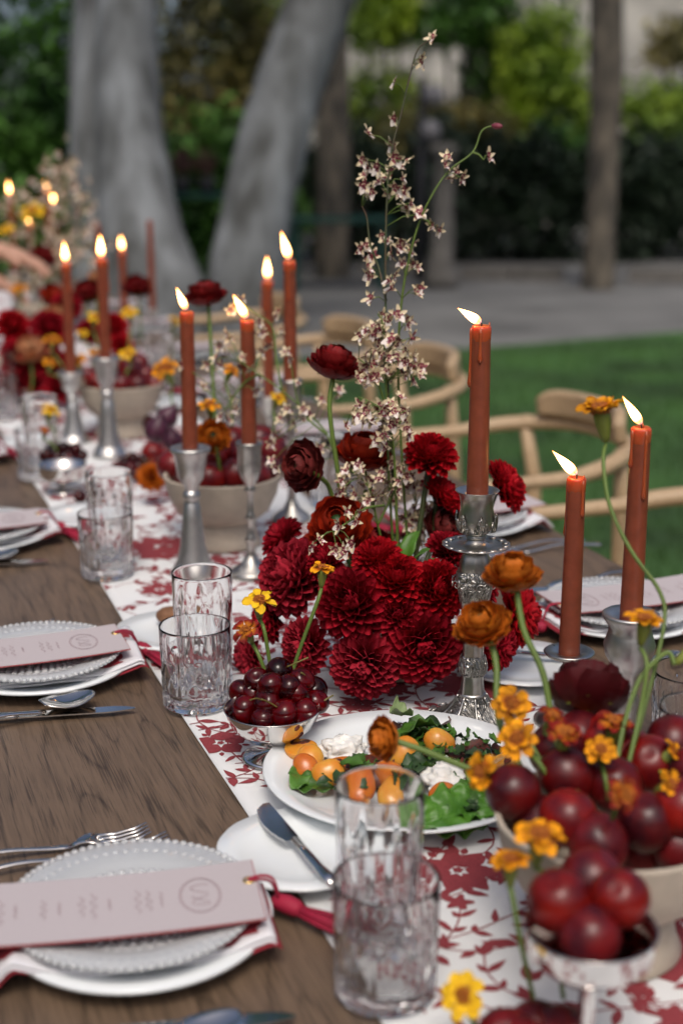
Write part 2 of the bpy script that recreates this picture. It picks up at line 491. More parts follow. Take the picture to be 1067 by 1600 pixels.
def slab(fn, nu, nv, th):
    """a sheet of thickness th (along z) with closed edges"""
    v, f = grid(fn, nu, nv)
    n = len(v)
    v2 = [(x, y, z - th) for x, y, z in v]
    f2 = [tuple(a + n for a in reversed(q)) for q in f]
    W = nv + 1
    e = []
    for i in range(nu):
        e.append((i * W, i * W + n, (i + 1) * W + n, (i + 1) * W))
        a, b = i * W + nv, (i + 1) * W + nv
        e.append((b, b + n, a + n, a))
    for j in range(nv):
        e.append((j + 1, j + 1 + n, j + n, j))
        a, b = nu * W + j, nu * W + j + 1
        e.append((a, a + n, b + n, b))
    return v + v2, f + f2 + e

def sphere(nu=12, nv=16, fn=None):
    prof = [(math.sin(PI * i / nu), -math.cos(PI * i / nu)) for i in range(nu + 1)]
    prof[0] = (0, -1); prof[-1] = (0, 1)
    v, f = lathe(prof, nv)
    if fn: v = [fn(*p) for p in v]
    return v, f

def box(sx, sy, sz, c=(0, 0, 0)):
    x, y, z = sx / 2, sy / 2, sz / 2
    v = [(c[0] + a * x, c[1] + b * y, c[2] + d * z) for a in (-1, 1) for b in (-1, 1) for d in (-1, 1)]
    return v, [(0, 1, 3, 2), (4, 6, 7, 5), (0, 4, 5, 1), (2, 3, 7, 6), (0, 2, 6, 4), (1, 5, 7, 3)]

def torus(R, r, nR=24, nr=8):
    v = [((R + r * math.cos(b)) * math.cos(a), (R + r * math.cos(b)) * math.sin(a), r * math.sin(b)) for a in [2 * PI * i / nR for i in range(nR)] for b in [2 * PI * j / nr for j in range(nr)]]
    f = [(i * nr + j, ((i + 1) % nR) * nr + j, ((i + 1) % nR) * nr + (j + 1) % nr, i * nr + (j + 1) % nr) for i in range(nR) for j in range(nr)]
    return v, f

def zdir(d, spin=0.0):
    """rotation whose local z points along d"""
    q = Vector(d).normalized().to_track_quat('Z', 'Y')
    return q.to_matrix().to_4x4() @ Matrix.Rotation(spin, 4, 'Z')

def xdir(d, n):
    """rotation: local x along d, local z near n"""
    d = Vector(d).normalized()
    n = Vector(n)
    n = (n - d * n.dot(d)).normalized()
    y = n.cross(d)
    return Matrix(((d.x, y.x, n.x, 0), (d.y, y.y, n.y, 0), (d.z, y.z, n.z, 0), (0, 0, 0, 1)))

def ob(name, me, parent=None, M=None, kind=None):
    o = bpy.data.objects.new(name, me)
    COL.objects.link(o)
    if parent: o.parent = parent
    if M is not None: o.matrix_basis = M
    if kind: o['kind'] = kind
    return o

def part(name, vf, m, parent, M=None, smooth=True, kind=None):
    return ob(name, MB().add(*vf).mesh(name, m, smooth), parent, M, kind)

def thing(name, label, cat, loc=(0, 0, 0), rot=0.0, group=None, R=None):
    o = bpy.data.objects.new(name, None)
    COL.objects.link(o)
    o.empty_display_size = 0.05
    o.matrix_basis = Matrix.Translation(loc) @ (R if R is not None else Matrix.Rotation(rot, 4, 'Z'))
    o['label'] = label; o['category'] = cat
    if group: o['group'] = group
    return o

def tag(o, label, cat, group=None):
    o['label'] = label; o['category'] = cat
    if group: o['group'] = group
    return o

def copy_tree(o, parent=None):
    c = o.copy()
    COL.objects.link(c)
    if parent: 
        c.parent = parent
    for ch in KIDS.get(o.name, []) or [k for k in o.children]: copy_tree(ch, c)
    return c
KIDS = {}

ORD = ['', 'second ', 'third ', 'fourth ', 'fifth ', 'sixth ', 'seventh ', 'eighth ', 'ninth ', 'tenth ', 'eleventh ', 'twelfth ', 'thirteenth ', 'fourteenth ', 'fifteenth ', 'sixteenth ', 'seventeenth ', 'eighteenth ', 'nineteenth ', 'twentieth ']
def ranks(objs, text, where='', key=None):
    """labels by place from the left in the photograph"""
    s = sorted(objs, key=key or (lambda o: proj(o.matrix_world.translation if False else o.location)[0]))
    n = len(s)
    for i, o in enumerate(s):
        if i < (n + 1) // 2: w = 'leftmost' if i == 0 else ORD[i] + 'from left'
        else: w = 'rightmost' if i == n - 1 else ORD[n - 1 - i] + 'from right'
        o['label'] = f'{text}, {w} {where}'.strip()
NTH = ['first', 'second', 'third', 'fourth', 'fifth', 'sixth', 'seventh', 'eighth']

def struct(o, name=None):
    o['kind'] = 'structure'
    return o

# ================================================================== the setting
G = MB().add([(-60, -40, 0), (60, -40, 0), (60, 80, 0), (-60, 80, 0)], [(0, 1, 2, 3)])
M_GRAVEL = mat('gravel_ground', (0.20, 0.20, 0.192), 0.95, var=0.5, vscale=0.9, bump=0.5, bscale=60)
struct(ob('gravel_ground', G.mesh('gravel_ground', M_GRAVEL, False)))
M_LAWN = mat('lawn_turf', (0.043, 0.120, 0.021), 0.9, var=0.6, vscale=1.6, bump=0.8, bscale=120)
def lawn_edge(x): return 8.35 + 0.05 * x + 0.08 * math.sin(x * 1.3)
def lawn_fn(u, v):
    x = -12 + 28 * u
    return (x, -10 + (lawn_edge(x) + 10) * v, 0.004)
struct(ob('lawn', MB().add(*grid(lawn_fn, 40, 4)).mesh('lawn', M_LAWN, False)))
gb = MB()
rg = random.Random(3)
for i in range(42000):
    x = rg.uniform(0.9, 7.5); y = rg.uniform(1.2, 8.4)
    if y > lawn_edge(x): continue
    a = rg.uniform(0, PI); hh = rg.uniform(0.03, 0.06); ww = 0.0035
    lx, ly = rg.uniform(-.02, .02), rg.uniform(-.02, .02)
    o = len(gb.v)
    gb.v += [(x - ww * math.cos(a), y - ww * math.sin(a), 0.004), (x + ww * math.cos(a), y + ww * math.sin(a), 0.004), (x + lx, y + ly, hh)]
    gb.f.append((o, o + 1, o + 2)); gb.mi.append(0)
M_BLADE = mat('grass_blade', (0.058, 0.142, 0.025), 0.6, var=0.65, vscale=1.6)
g = ob('grass', gb.mesh('grass', M_BLADE, False)); tag(g, 'short green lawn grass beside the dining table', 'grass'); g['kind'] = 'stuff'
# low stone edging between gravel and hedge
for k, (a, b) in enumerate((((560, 425), (700, 425)), ((720, 432), (880, 436)), ((980, 436), (1180, 440)))):
    A = T(*a, -TZ + 0.02); B = T(*b, -TZ + 0.02)
    d = B - A; L = d.length; n = max(2, int(L / 0.5))
    e = thing('stone_edging', ['low grey stone edging below the orchid sprays', 'low grey stone edging beside the slim brown tree', 'low grey stone edging at the far right corner'][k], 'edging', (A.x, A.y, 0), math.atan2(d.y, d.x), 'stone edging along the hedge')
    for i in range(n):
        part('stone', box(L / n - 0.02, 0.22 + 0.05 * (i % 2), 0.14 + 0.02 * (i % 3), ((i + 0.5) * L / n, 0, 0.06)), M_POST, e, smooth=False)

def leaf_mb(rng, shapes, n, size):
    """n leaf faces spread through ellipsoids (cx, cy, cz, rx, ry, rz), denser near the skin"""
    b = MB()
    vol = [s[3] * s[4] * s[5] for s in shapes]
    for s, cnt in zip(shapes, [int(n * q / sum(vol)) for q in vol]):
        for _ in range(cnt):
            d = Vector((rng.gauss(0, 1), rng.gauss(0, 1), rng.gauss(0, 1))).normalized()
            r = rng.uniform(0.25, 1.0) ** 0.45
            lump = 0.85 + 0.60 * noise.noise(Vector((s[0] + d.x * 1.9, s[1] + d.y * 1.9, s[2] + d.z * 1.9))) + rng.uniform(-.08, .22)
            c = Vector((s[0] + d.x * r * lump * s[3], s[1] + d.y * r * lump * s[4], max(0.03, s[2] + d.z * r * lump * s[5])))
            R = Matrix.Rotation(rng.uniform(0, 6.28), 3, 'Z') @ Matrix.Rotation(rng.uniform(-1.1, 1.1), 3, 'X') @ Matrix.Rotation(rng.uniform(-.8, .8), 3, 'Y')
            l = size * rng.uniform(0.6, 1.3); ww = l * 0.36
            o = len(b.v)
            for q in ((0, -l, 0), (ww, 0, l * .12), (0, l, 0), (-ww, 0, l * .12)):
                b.v.append(tuple(c + R @ Vector(q)))
            b.f.append((o, o + 1, o + 2, o + 3)); b.mi.append(0)
    return b

def tree(name, label, stems, m, crown, crown_m, n, size, group=None, seed=1):
    rng = random.Random(seed)
    base = Vector(stems[0][0][0])
    t = thing(name, label, 'tree', (base.x, base.y, 0), 0, group)
    off = Matrix.Translation((-base.x, -base.y, 0))
    for si, (pts, rad) in enumerate(stems):
        pp = smooth_path(pts, 8)
        rr = []
        for i in range(len(pp)):
            q = i / (len(pp) - 1) * (len(rad) - 1); k = min(int(q), len(rad) - 2)
            rr.append(rad[k] + (rad[k + 1] - rad[k]) * (q - k))
        v, f = tube(pp, rr, 22)
        # knots and flutes
        vv = []
        for i, p in enumerate(v):
            c = pp[i // 22]; d = Vector(p) - c
            s = 1 + 0.10 * noise.noise(Vector((p[0] * 3, p[1] * 3, p[2] * 1.2 + si * 7))) + 0.04 * noise.noise(Vector(p) * 9)
            vv.append(c + d * s)
        part('trunk' if si == 0 or rad[0] > 0.12 else 'limb', (vv, f), m, t, off)
    if crown:
        me = leaf_mb(rng, crown, n, size).mesh('crown', crown_m, False)
        ob('crown', me, t, off)
    return t

def G0(px, py, Z): 
    q = P(px, py, Z); return q
# big grey tree: two stems seen beside each other, third stem leaning away
def vline(pxs, Z): return [P(x, y, Z) for x, y in pxs]
def ground_under(px, py, Z):
    q = P(px, py, Z); return Vector((q.x, q.y, -0.1))
s1 = [ground_under(238, 500, 10)] + vline([(228, 440), (212, 300), (200, 160), (198, 20), (206, -160), (214, -500)], 10)
s1b = [ground_under(165, 500, 10.2)] + vline([(160, 430), (146, 300), (142, 150), (146, 0), (130, -200), (100, -480)], 10.2)
tree('grey_tree', 'thick smooth grey tree with two stems behind the far candles', [(s1, [.48, .40, .29, .245, .225, .215, .20, .14]), (s1b, [.26, .22, .17, .155, .15, .13, .12, .08])],
     M_BARK, [(1.0, 10.0, 6.6, 2.6, 2.2, 1.5), (-1.2, 9.0, 7.0, 2.0, 2.0, 1.3)], M_FOL, 2600, 0.11, 'grey garden trees', 5)
s2 = [ground_under(382, 480, 9.7)] + vline([(386, 430), (402, 330), (430, 210), (462, 100), (500, 0), (560, -150), (640, -420)], 9.7)
s2b = vline([(520, 20), (570, -30), (660, -110), (800, -260)], 9.75)
tree('grey_tree', 'smooth grey tree trunk leaning to one side in mid garden', [(s2, [.31, .27, .245, .235, .235, .24, .22, .19, .12]), (s2b, [.07, .055, .045, .03])],
     M_BARK, [(4.3, 9.8, 6.8, 2.4, 2.2, 1.4)], M_FOL, 2200, 0.11, 'grey garden trees', 6)
s3 = [ground_under(930, 470, 13)] + vline([(933, 430), (940, 300), (946, 150), (948, 0), (952, -200), (960, -420)], 13)
tree('slim_tree', 'slim brown tree trunk standing on the gravel', [(s3, [.17, .145, .135, .14, .155, .15, .14, .10])], M_BARKD,
     [(7.2, 12.2, 6.0, 2.2, 2.0, 1.3)], M_FOL, 1800, 0.11, None, 7)
s4 = [ground_under(518, 420, 14)] + vline([(520, 380), (522, 250), (520, 120), (524, 0), (530, -200), (540, -380)], 14)
tree('slim_tree', 'thin pale greenish tree trunk behind the leaning grey one', [(s4, [.19, .17, .165, .16, .15, .14, .13, .09])], M_BARKD,
     [(4.4, 14.4, 6.0, 2.0, 1.8, 1.3)], M_FOLO, 1500, 0.11, None, 8)

# hedges and shrubs
rh = random.Random(11)
def hedge(name, label, cat, shapes, m, n, size, group=None):
    b = leaf_mb(rh, shapes, n, size)
    base = Vector((shapes[0][0], shapes[0][1], 0))
    t = thing(name, label, cat, base, 0, group)
    ob('foliage', b.mesh('foliage', m, False), t, Matrix.Translation(-base))
    for s in shapes[:3]:
        part('stem', tube([(s[0], s[1], 0), (s[0] + .05, s[1], s[2] * .6), (s[0], s[1] + .05, s[2])], [.04, .03, .02], 6), M_BARKD, t, Matrix.Translation(-base))
    return t
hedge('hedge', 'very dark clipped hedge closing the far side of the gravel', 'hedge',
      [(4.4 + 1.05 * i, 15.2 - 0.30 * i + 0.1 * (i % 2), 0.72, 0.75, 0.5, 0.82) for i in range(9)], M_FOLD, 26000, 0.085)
part_core = MB()
def on_far(px, py, Z): return P(px, py, Z)
for k, (px, py, Z, rx, rz, m, lab, n) in enumerate((
    (40, 130, 11.0, 0.85, 1.6, M_FOL, 'dark green ivy-like bush beside the two-stemmed grey tree', 9000),
    (335, 120, 15.0, 1.0, 1.5, M_FOLO, 'olive and brown bush between the two grey trees', 9000),
    (330, 310, 14.0, 0.8, 0.85, M_FOL, 'low dark green bush between the two grey trees', 6000),
    (395, 30, 15.6, 0.5, 0.65, M_FOLB, 'yellow-green bush top beside the leaning trunk', 2600),
    (590, 190, 17.5, 0.75, 0.75, M_FOLB, 'light green shrub behind the tall orchid spray', 5000),
    (600, 10, 17.0, 0.45, 0.40, M_FOLB, 'bright green bough above the tall orchid spray', 2000),
    (765, 120, 17.6, 0.45, 0.75, M_FOL, 'mid green shrub in front of the pale house window', 3200),
    (845, 110, 17.2, 0.60, 0.95, M_FOLB, 'bright green shrub in front of the pale house', 6000),
    (700, 215, 16.5, 1.05, 0.42, M_FOLO, 'olive shrub spilling over the dark hedge', 5200),
    (1015, 215, 16.5, 1.05, 0.70, M_FOLB, 'bright green shrub beside the slim brown trunk', 7000),
    (880, 255, 16.0, 0.8, 0.45, M_FOL, 'mid green shrub behind the slim brown trunk', 3600),
    (730, 5, 17.0, 0.65, 0.42, M_FOL, 'dark green bough hanging before the pale house', 2600),
    (1060, 60, 18.0, 0.40, 0.30, M_FOLO, 'olive twig mass at the corner of the pale house', 900))):
    c = P(px, py, Z)
    hedge('bush', lab, 'bush', [(c.x, c.y, c.z, rx, 0.5, rz), (c.x + rx * .5, c.y + .1, max(.5, c.z - rz * .4), rx * .8, .45, rz * .8), (c.x - rx * .4, c.y, max(.4, c.z - rz * .7), rx * .7, .45, rz * .7)], m, n, 0.075, 'garden bushes')

# unseen leaf ring added behind the camera to darken reflections and side light
rw = random.Random(19)
ws = []
for i in range(26):
    a = math.radians(95 + 222 * i / 25)
    rr = rw.uniform(10.5, 13.0)
    cx_, cy_ = 2.0 + rr * math.sin(a + .35), 2.0 + rr * math.cos(a + .35)
    ws.append((cx_, cy_, 2.2, 1.9, 1.9, 2.5))
wo = ob('added_leaf_ring', leaf_mb(rw, ws, 24000, .24).mesh('added_leaf_ring', M_FOL, False)); tag(wo, 'unseen leaf mass added outside the picture to darken reflections', 'leaf screen'); wo['kind'] = 'stuff'
# pale house behind the garden
H0 = P(520, 210, 23); H1 = P(1150, 210, 21)
hd = (H1 - H0); hl = Vector((hd.x, hd.y, 0)).length; ha = math.atan2(hd.y, hd.x)
house = thing('house', 'pale rendered house half hidden behind the garden shrubs', 'house', (H0.x, H0.y, 0), ha)
cuts = [(.40 * hl, .40 * hl + .75), (.86 * hl, .86 * hl + .7)]
x0 = -1.5
for k, (a, b) in enumerate(cuts + [(hl + 1.5, hl + 1.5)]):
    part('wall', box(a - x0, 0.3, 5.0, ((a + x0) / 2, 0.15, 2.5)), M_WALL, house, smooth=False)
    if b > a:
        part('wall', box(b - a, 0.296, 1.55, ((a + b) / 2, 0.15, 0.775)), M_WALL, house, smooth=False)
        part('wall', box(b - a, 0.296, 2.25, ((a + b) / 2, 0.15, 3.875)), M_WALL, house, smooth=False)
        wd = part('window', box(b - a - .02, 0.02, 1.18, ((a + b) / 2, 0.14, 2.15)), M_PANE, house, smooth=False)
        fb = MB()
        for q in (box(.06, .06, 1.2, (a + .03, .11, 2.15)), box(.06, .06, 1.2, (b - .03, .11, 2.15)), box(b - a - .12, .06, .06, ((a + b) / 2, .11, 1.58)), box(b - a - .12, .06, .06, ((a + b) / 2, .11, 2.72)), box(.04, .05, 1.08, ((a + b) / 2, .11, 2.15))): fb.add(*q)
        ob('frame', fb.mesh('frame', M_FRAME, False), wd)
    x0 = b
part('roof', ([(-1.9, -.6, 5.0), (hl + 1.9, -.6, 5.0), (hl + 1.9, 3.5, 7.0), (-1.9, 3.5, 7.0), (-1.9, -.6, 4.85), (hl + 1.9, -.6, 4.85), (hl + 1.9, 3.5, 6.85), (-1.9, 3.5, 6.85)],
              [(0, 1, 2, 3), (7, 6, 5, 4), (0, 4, 5, 1), (1, 5, 6, 2), (2, 6, 7, 3), (3, 7, 4, 0)]), M_ROOF, house, smooth=False)
# stone garden pillar with a lamp head, slim lamp post
pb = P(690, 415, 13); pb.z = 0
pil = thing('garden_pillar', 'pale round stone pillar in front of the dark hedge', 'pillar', pb)
ptop = zat(pb.x, pb.y, 222)
part('shaft', lathe([(0, 0), (.16, 0), (.16, .12), (.105, .16), (.10, ptop - .12), (.13, ptop - .09), (.13, ptop - .03), (0, ptop)], 20), M_POST, pil)
lb = P(656, 420, 13.6); lb.z = 0
lp = thing('lamp_post', 'slim dark lamp post with two pale globes by the pillar', 'lamp post', lb)
lt = zat(lb.x, lb.y, 120)
part('post', tube([(0, 0, 0), (0, 0, lt)], [.05, .035], 10), M_DRESS, lp)
for dx, py in ((.07, 150), (.05, 205)):
    z = zat(lb.x, lb.y, py)
    gme = part('globe', sphere(10, 14, lambda x, y, z_: (x * .10, y * .10, z_ * .10)), mat('milk_glass', (0.20, 0.19, 0.20), 0.3), lp, Matrix.Translation((dx, -.09, z)))
def bench(label, px, py, Z, L, rot):
    c = P(px, py, Z); z = c.z
    t = thing('garden_table', label, 'table', (c.x, c.y, 0), rot, 'dark green garden tables')
    for k in range(4): part('slat', box(L, .13, .03, (0, -.21 + .14 * k, z)), M_GREENP, t, smooth=False)
    for a in (-1, 1):
        for b in (-1, 1): part('leg', box(.05, .05, z - .02, (a * (L / 2 - .08), b * .2, (z - .02) / 2)), M_GREENP, t, smooth=False)
    return t
bench('dark green garden table between the two grey trees', 310, 305, 12.5, 1.0, -.3)
bench('dark green garden table behind the leaning grey trunk', 525, 342, 12.8, 0.95, -.2)
for k, (px, py) in enumerate(((283, 247), (322, 249))):
    c = P(px, py, 12.6)
    tp = thing('potted_plant', ['dark maroon potted plant on the green table, beside the trunk', 'dark maroon potted plant on the green table, away from the trunk'][k], 'plant', (c.x, c.y, P(310, 305, 12.5).z + .016), 0, 'maroon potted plants')
    part('pot', lathe([(0, 0), (.06, 0), (.085, .13), (.07, .13), (0, .10)], 16), M_DRESS, tp)
    ob('foliage', leaf_mb(rh, [(0, 0, .26, .12, .12, .15)], 160, .035).mesh('foliage', mat('maroon_leaf', (.09, .015, .025), .5), False), tp)

# ================================================================== dining table
tb = thing('dining_table', 'long brown oak dining table with dark grain', 'dining table', (0.53, 3.0, 0))
L0, L1 = -4.2, 3.3
part('tabletop', slab(lambda u, v: (-.53 + 1.063 * u, L0 + (L1 - L0) * v, TZ), 1, 1, 0.045), M_TABLE, tb, smooth=False)
for sx in (-.45, .45):
    part('apron', box(.025, L1 - L0 - .4, .08, (sx, (L0 + L1) / 2, TZ - .085)), M_TABLE, tb, smooth=False)
    for y in (L0 + .25, (L0 + L1) / 2, L1 - .25):
        part('leg', box(.08, .08, TZ - .046, (sx, y, (TZ - .046) / 2)), M_TABLE, tb, smooth=False)

# runner
RX0, RX1, RY0, RY1 = 0.327, 0.757, -0.9, 6.25
def rip(x, y):
    e = 0.0016 * (1 + noise.noise(Vector((x * 5, y * 3.1, 0)))) + 0.0010 * (1 + noise.noise(Vector((x * 14, y * 9, 4))))
    return TZ + 0.0012 + e * 0.7
def redge(y, s): return 0.007 * noise.noise(Vector((y * 1.7, s * 5, 2)))
def run_fn(u, v):
    y = RY0 + (RY1 - RY0) * v
    a = RX0 + redge(y, 0); b = RX1 + redge(y, 1)
    x = a + (b - a) * u
    return (x, y, rip(x, y))
runner = thing('table_runner', 'white linen table runner printed with red flowers', 'table runner', (0, 0, 0))
part('cloth', slab(run_fn, 30, 380, 0.0009), M_LINEN, runner)

def leaf_poly(L, W, n=5, jag=0.0, rng=random):
    up = []; dn = []
    for i in range(1, n):
        t = i / n
        wv = W * math.sin(PI * t ** 0.8) * (1 + jag * rng.uniform(-1, 1))
        up.append((L * t, wv)); dn.append((L * t, -wv * (1 + jag * rng.uniform(-.5, .5))))
    return [(0, 0)] + dn + [(L, 0)] + up[::-1]
def bloom_poly(R, lobes, rng, depth=.3):
    n = lobes * 6
    ph = rng.uniform(0, 6)
    return [(R * (1 - depth * (0.5 + 0.5 * math.cos(lobes * 2 * PI * i / n + ph)) + rng.uniform(-.06, .06)) * math.cos(2 * PI * i / n), R * (1 - depth * (0.5 + 0.5 * math.cos(lobes * 2 * PI * i / n + ph)) + rng.uniform(-.06, .06)) * math.sin(2 * PI * i / n)) for i in range(n)]

def bloom(put, r, x, y, rng):
    n = rng.choice((5, 6, 7)); a0 = rng.uniform(0, 6)
    for k in range(n):
        a = a0 + 2 * PI * k / n + rng.uniform(-.12, .12)
        put(leaf_poly(r * rng.uniform(.72, .88), r * 1.9 / n, 7, .12, rng), x + .16 * r * math.cos(a), y + .16 * r * math.sin(a), a)
    for k in range(n):
        a = a0 + 2 * PI * (k + .5) / n
        put(leaf_poly(r * .30, r * .09, 5, .1, rng), x + .72 * r * math.cos(a), y + .72 * r * math.sin(a), a)
    put(bloom_poly(r * .13, 5, rng, .3), x, y, 0)
def print_motifs(rng, x0, x1, y0, y1, n_branch, n_bloom, scale=1.0, cell=0):
    """flat shapes (lists of 2-D polygons, centre first for fans)"""
    out = []
    def put(poly, cx, cy, a):
        c, s = math.cos(a), math.sin(a)
        out.append([(cx + x * c - y * s, cy + x * s + y * c) for x, y in poly])
    for _ in range(n_bloom):
        x = rng.uniform(x0, x1); y = rng.uniform(y0, y1); r = scale * rng.uniform(.030, .052)
        bloom(put, r, x, y, rng)
        for k in range(rng.choice((2, 3, 4))):
            a = rng.uniform(0, 6.28)
            put(leaf_poly(scale * .05, scale * .014, 5, .2, rng), x + 1.05 * r * math.cos(a), y + 1.05 * r * math.sin(a), a + rng.uniform(-.4, .4))
    starts = [(rng.uniform(x0, x1), rng.uniform(y0, y1)) for _ in range(n_branch)]
    if cell:
        nx_, ny_ = int((x1 - x0) / cell), int((y1 - y0) / cell)
        starts = [(x0 + (i + rng.uniform(.15, .85)) * (x1 - x0) / nx_, y0 + (j + rng.uniform(.15, .85)) * cell) for i in range(nx_) for j in range(ny_)]
    for x, y in starts:
        a = rng.uniform(0, 6.28); turn = rng.uniform(-.22, .22)
        st = scale * .0125; pts = [(x, y)]
        for i in range(rng.choice((9, 12, 15))):
            a2 = a
            x += st * math.cos(a); y += st * math.sin(a); a += turn + rng.uniform(-.12, .12)
            pts.append((x, y))
            if i % 2 == 0 and i > 0:
                sd_ = 1 if i % 4 == 0 else -1
                put(leaf_poly(scale * rng.uniform(.017, .027), scale * rng.uniform(.0032, .0050), 5, .15, rng), x, y, a + sd_ * rng.uniform(.6, 1.1))
                if rng.random() < .5: put(leaf_poly(scale * rng.uniform(.012, .02), scale * .0032, 5, .1, rng), x, y, a - sd_ * rng.uniform(.5, 1.0))
        wl = scale * .0008
        for (ax, ay), (bx, by) in zip(pts, pts[1:]):
            dx, dy = bx - ax, by - ay; l = math.hypot(dx, dy); nx, ny = -dy / l * wl, dx / l * wl
            out.append([(ax + nx, ay + ny), (ax - nx, ay - ny), (bx - nx, by - ny), (bx + nx, by + ny)])
        e = rng.random()
        if e < .5: put(bloom_poly(scale * rng.uniform(.011, .016), 5, rng, .45), x, y, 0)
        else: put(leaf_poly(scale * .026, scale * .0055, 5, .2, rng), x, y, a)
    return out

def print_mesh(name, motifs, surf, inside, m, dz0=0.0004, dz1=0.0009, rng=random.Random(5)):
    b = MB()
    for poly in motifs:
        if inside and not all(inside(x, y) for x, y in poly): continue
        if not inside and not RX0 < sum(p[0] for p in poly) / len(poly) < RX1: continue
        dz = rng.uniform(dz0, dz1)
        cx = sum(p[0] for p in poly) / len(poly); cyy = sum(p[1] for p in poly) / len(poly)
        v = [surf(cx, cyy, dz)] + [surf(x, y, dz) for x, y in poly]
        n = len(poly)
        b.add(v, [(0, 1 + i, 1 + (i + 1) % n) for i in range(n)])
    return b.mesh(name, m, False)
rp = random.Random(21)
mot = print_motifs(rp, RX0, RX1, 0.3, 6.0, 0, 16, .92, .056)
def fixed_bloom(px, py, r):
    q = T(px, py, 0)
    global mot
    def put(poly, cx, cy, a):
        c, s_ = math.cos(a), math.sin(a)
        mot.append([(cx + x * c - y * s_, cy + x * s_ + y * c) for x, y in poly])
    bloom(put, r * 1.12, q.x, q.y, rp)
for a in ((255, 857, .055), (250, 925, .03), (330, 1040, .03), (1010, 1480, .05), (715, 1365, .035), (345, 1165, .028), (560, 1105, .02)): fixed_bloom(*a)
ob('floral_print', print_mesh('floral_print', mot, lambda x, y, dz: (lambda q: (q, y, rip(q, y) + dz))(min(max(x, RX0 + redge(y, 0) + .0015), RX1 + redge(y, 1) - .0015)), None, M_PRINT), runner)
RT0 = TZ + 0.005     # what stands on the runner

# ================================================================== place settings
rs = random.Random(9)
def plate_me(name, R, m, rimz=0.018, th=0.0035, scallop=0, seg=72):
    prof = [(0, .0), (R * .55, 0), (R * .62, .002), (R * .70, .006), (R * .97, rimz), (R, rimz), (R * .985, rimz + th * .8), (R * .70, .006 + th), (R * .60, .003 + th), (R * .4, th + .0015), (0, th + .0015)]
    mod = (lambda t, r, z, i: r * (1 + (.012 * abs(math.sin(scallop * t / 2)) - .008) * (r / R) ** 4)) if scallop else None
    v, f = lathe([(r, z) for r, z in prof], seg, mod)
    return MB().add(v, f).mesh(name, m)
ME_DINNER = plate_me('dinner_plate', .106, M_CHINA, .016)
ME_SIDE = plate_me('side_plate', .074, M_CHINA, .011, .003, 14)
ME_GPLATE = plate_me('pressed_plate', .097, M_HOB, .012, .003, 40, 120)
bb = MB()
hs = sphere(4, 6)
for k in range(1, 10):
    r = .018 + .0077 * (k - 1) * 1.08
    n = int(2 * PI * r / .0083)
    zz = .0048 + (max(0, (r - .067)) / .030) * .0085
    for i in range(n):
        a = 2 * PI * (i + .5 * (k % 2)) / n
        bb.add(hs[0], hs[1], Matrix.Translation((r * math.cos(a), r * math.sin(a), zz)) @ Matrix.Diagonal((.0044, .0044, .0034, 1)))
for i in range(84):
    a = 2 * PI * i / 84
    bb.add(hs[0], hs[1], Matrix.Translation((.0965 * math.cos(a), .0965 * math.sin(a), .0135)) @ Matrix.Diagonal((.0036, .0036, .0026, 1)))
ME_BEADS = bb.mesh('hobnails', M_HOB)

def fork_me():
    b = MB()
    # handle along +x from 0; tines end at x = .20
    def h(u, v):
        x = .13 * u
        wd = .0042 + .004 * max(0, 1 - u * 3) - .0015 * math.sin(PI * u)
        return (x, wd * (2 * v - 1), .003 + .006 * math.sin(PI * u) ** 2 + .001 * (1 - (2 * v - 1) ** 2))
    b.add(*slab(h, 18, 6, .0018))
    def neck(u, v):
        x = .13 + .026 * u
        wd = .0028 + .0085 * (3 * u * u - 2 * u ** 3)
        return (x, wd * (2 * v - 1), .003 + .004 * math.sin(PI * u) - .002 * u + .003 * (2 * v - 1) ** 2 * u)
    b.add(*slab(neck, 8, 6, .0016))
    for k in range(4):
        y0 = -.0098 + .0065 * k
        b.add(*tube([(.155, y0, .0025), (.172, y0, .0015), (.188, y0, .0035), (.200, y0 * .95, .008)], [.0019, .0017, .0014, .0008], 6))
    return b.mesh('fork', M_STEEL)
def spoon_me():
    b = MB()
    def h(u, v):
        x = .125 * u
        wd = .0046 + .004 * max(0, 1 - u * 3) - .0018 * math.sin(PI * u)
        return (x, wd * (2 * v - 1), .003 + .008 * math.sin(PI * u * .9) ** 2 + .001 * (1 - (2 * v - 1) ** 2))
    b.add(*slab(h, 18, 6, .0018))
    def bowl(u, v):
        t = u
        x = .122 + .062 * t
        wd = .0205 * math.sin(PI * min(1, (t * .94 + .05))) ** .55 + .0005
        s = 2 * v - 1
        z = .0035 + .006 * (1 - t) ** 3 + .004 * t * t - .006 * (1 - s * s) * math.sin(PI * t)
        return (x, wd * s, max(.001, z + .0045))
    b.add(*slab(bowl, 18, 12, .0012))
    return b.mesh('spoon', M_STEEL)
def knife_parts():
    hb = MB()
    hb.add(*tube([(0, 0, .006), (.02, 0, .006), (.06, 0, .006), (.095, 0, .006), (.10, 0, .006)], [.0065, .0078, .0072, .0068, .005], 12, .62))
    def bl(u, v):
        x = .099 + .125 * u
        w_ = .0085 * (1 - max(0, (u - .75) / .25) ** 2.2 * .8)
        return (x, -.006 + w_ * 2 * v * .9 + (.006 - .006 * (1 - max(0, (u - .7) / .3) ** 2)), .0065)
    return hb.mesh('handle', M_STEEL), MB().add(*slab(bl, 16, 4, .0014)).mesh('blade', M_STEEL, False)
ME_FORK, ME_SPOON = fork_me(), spoon_me()
ME_KH, ME_KB = knife_parts()
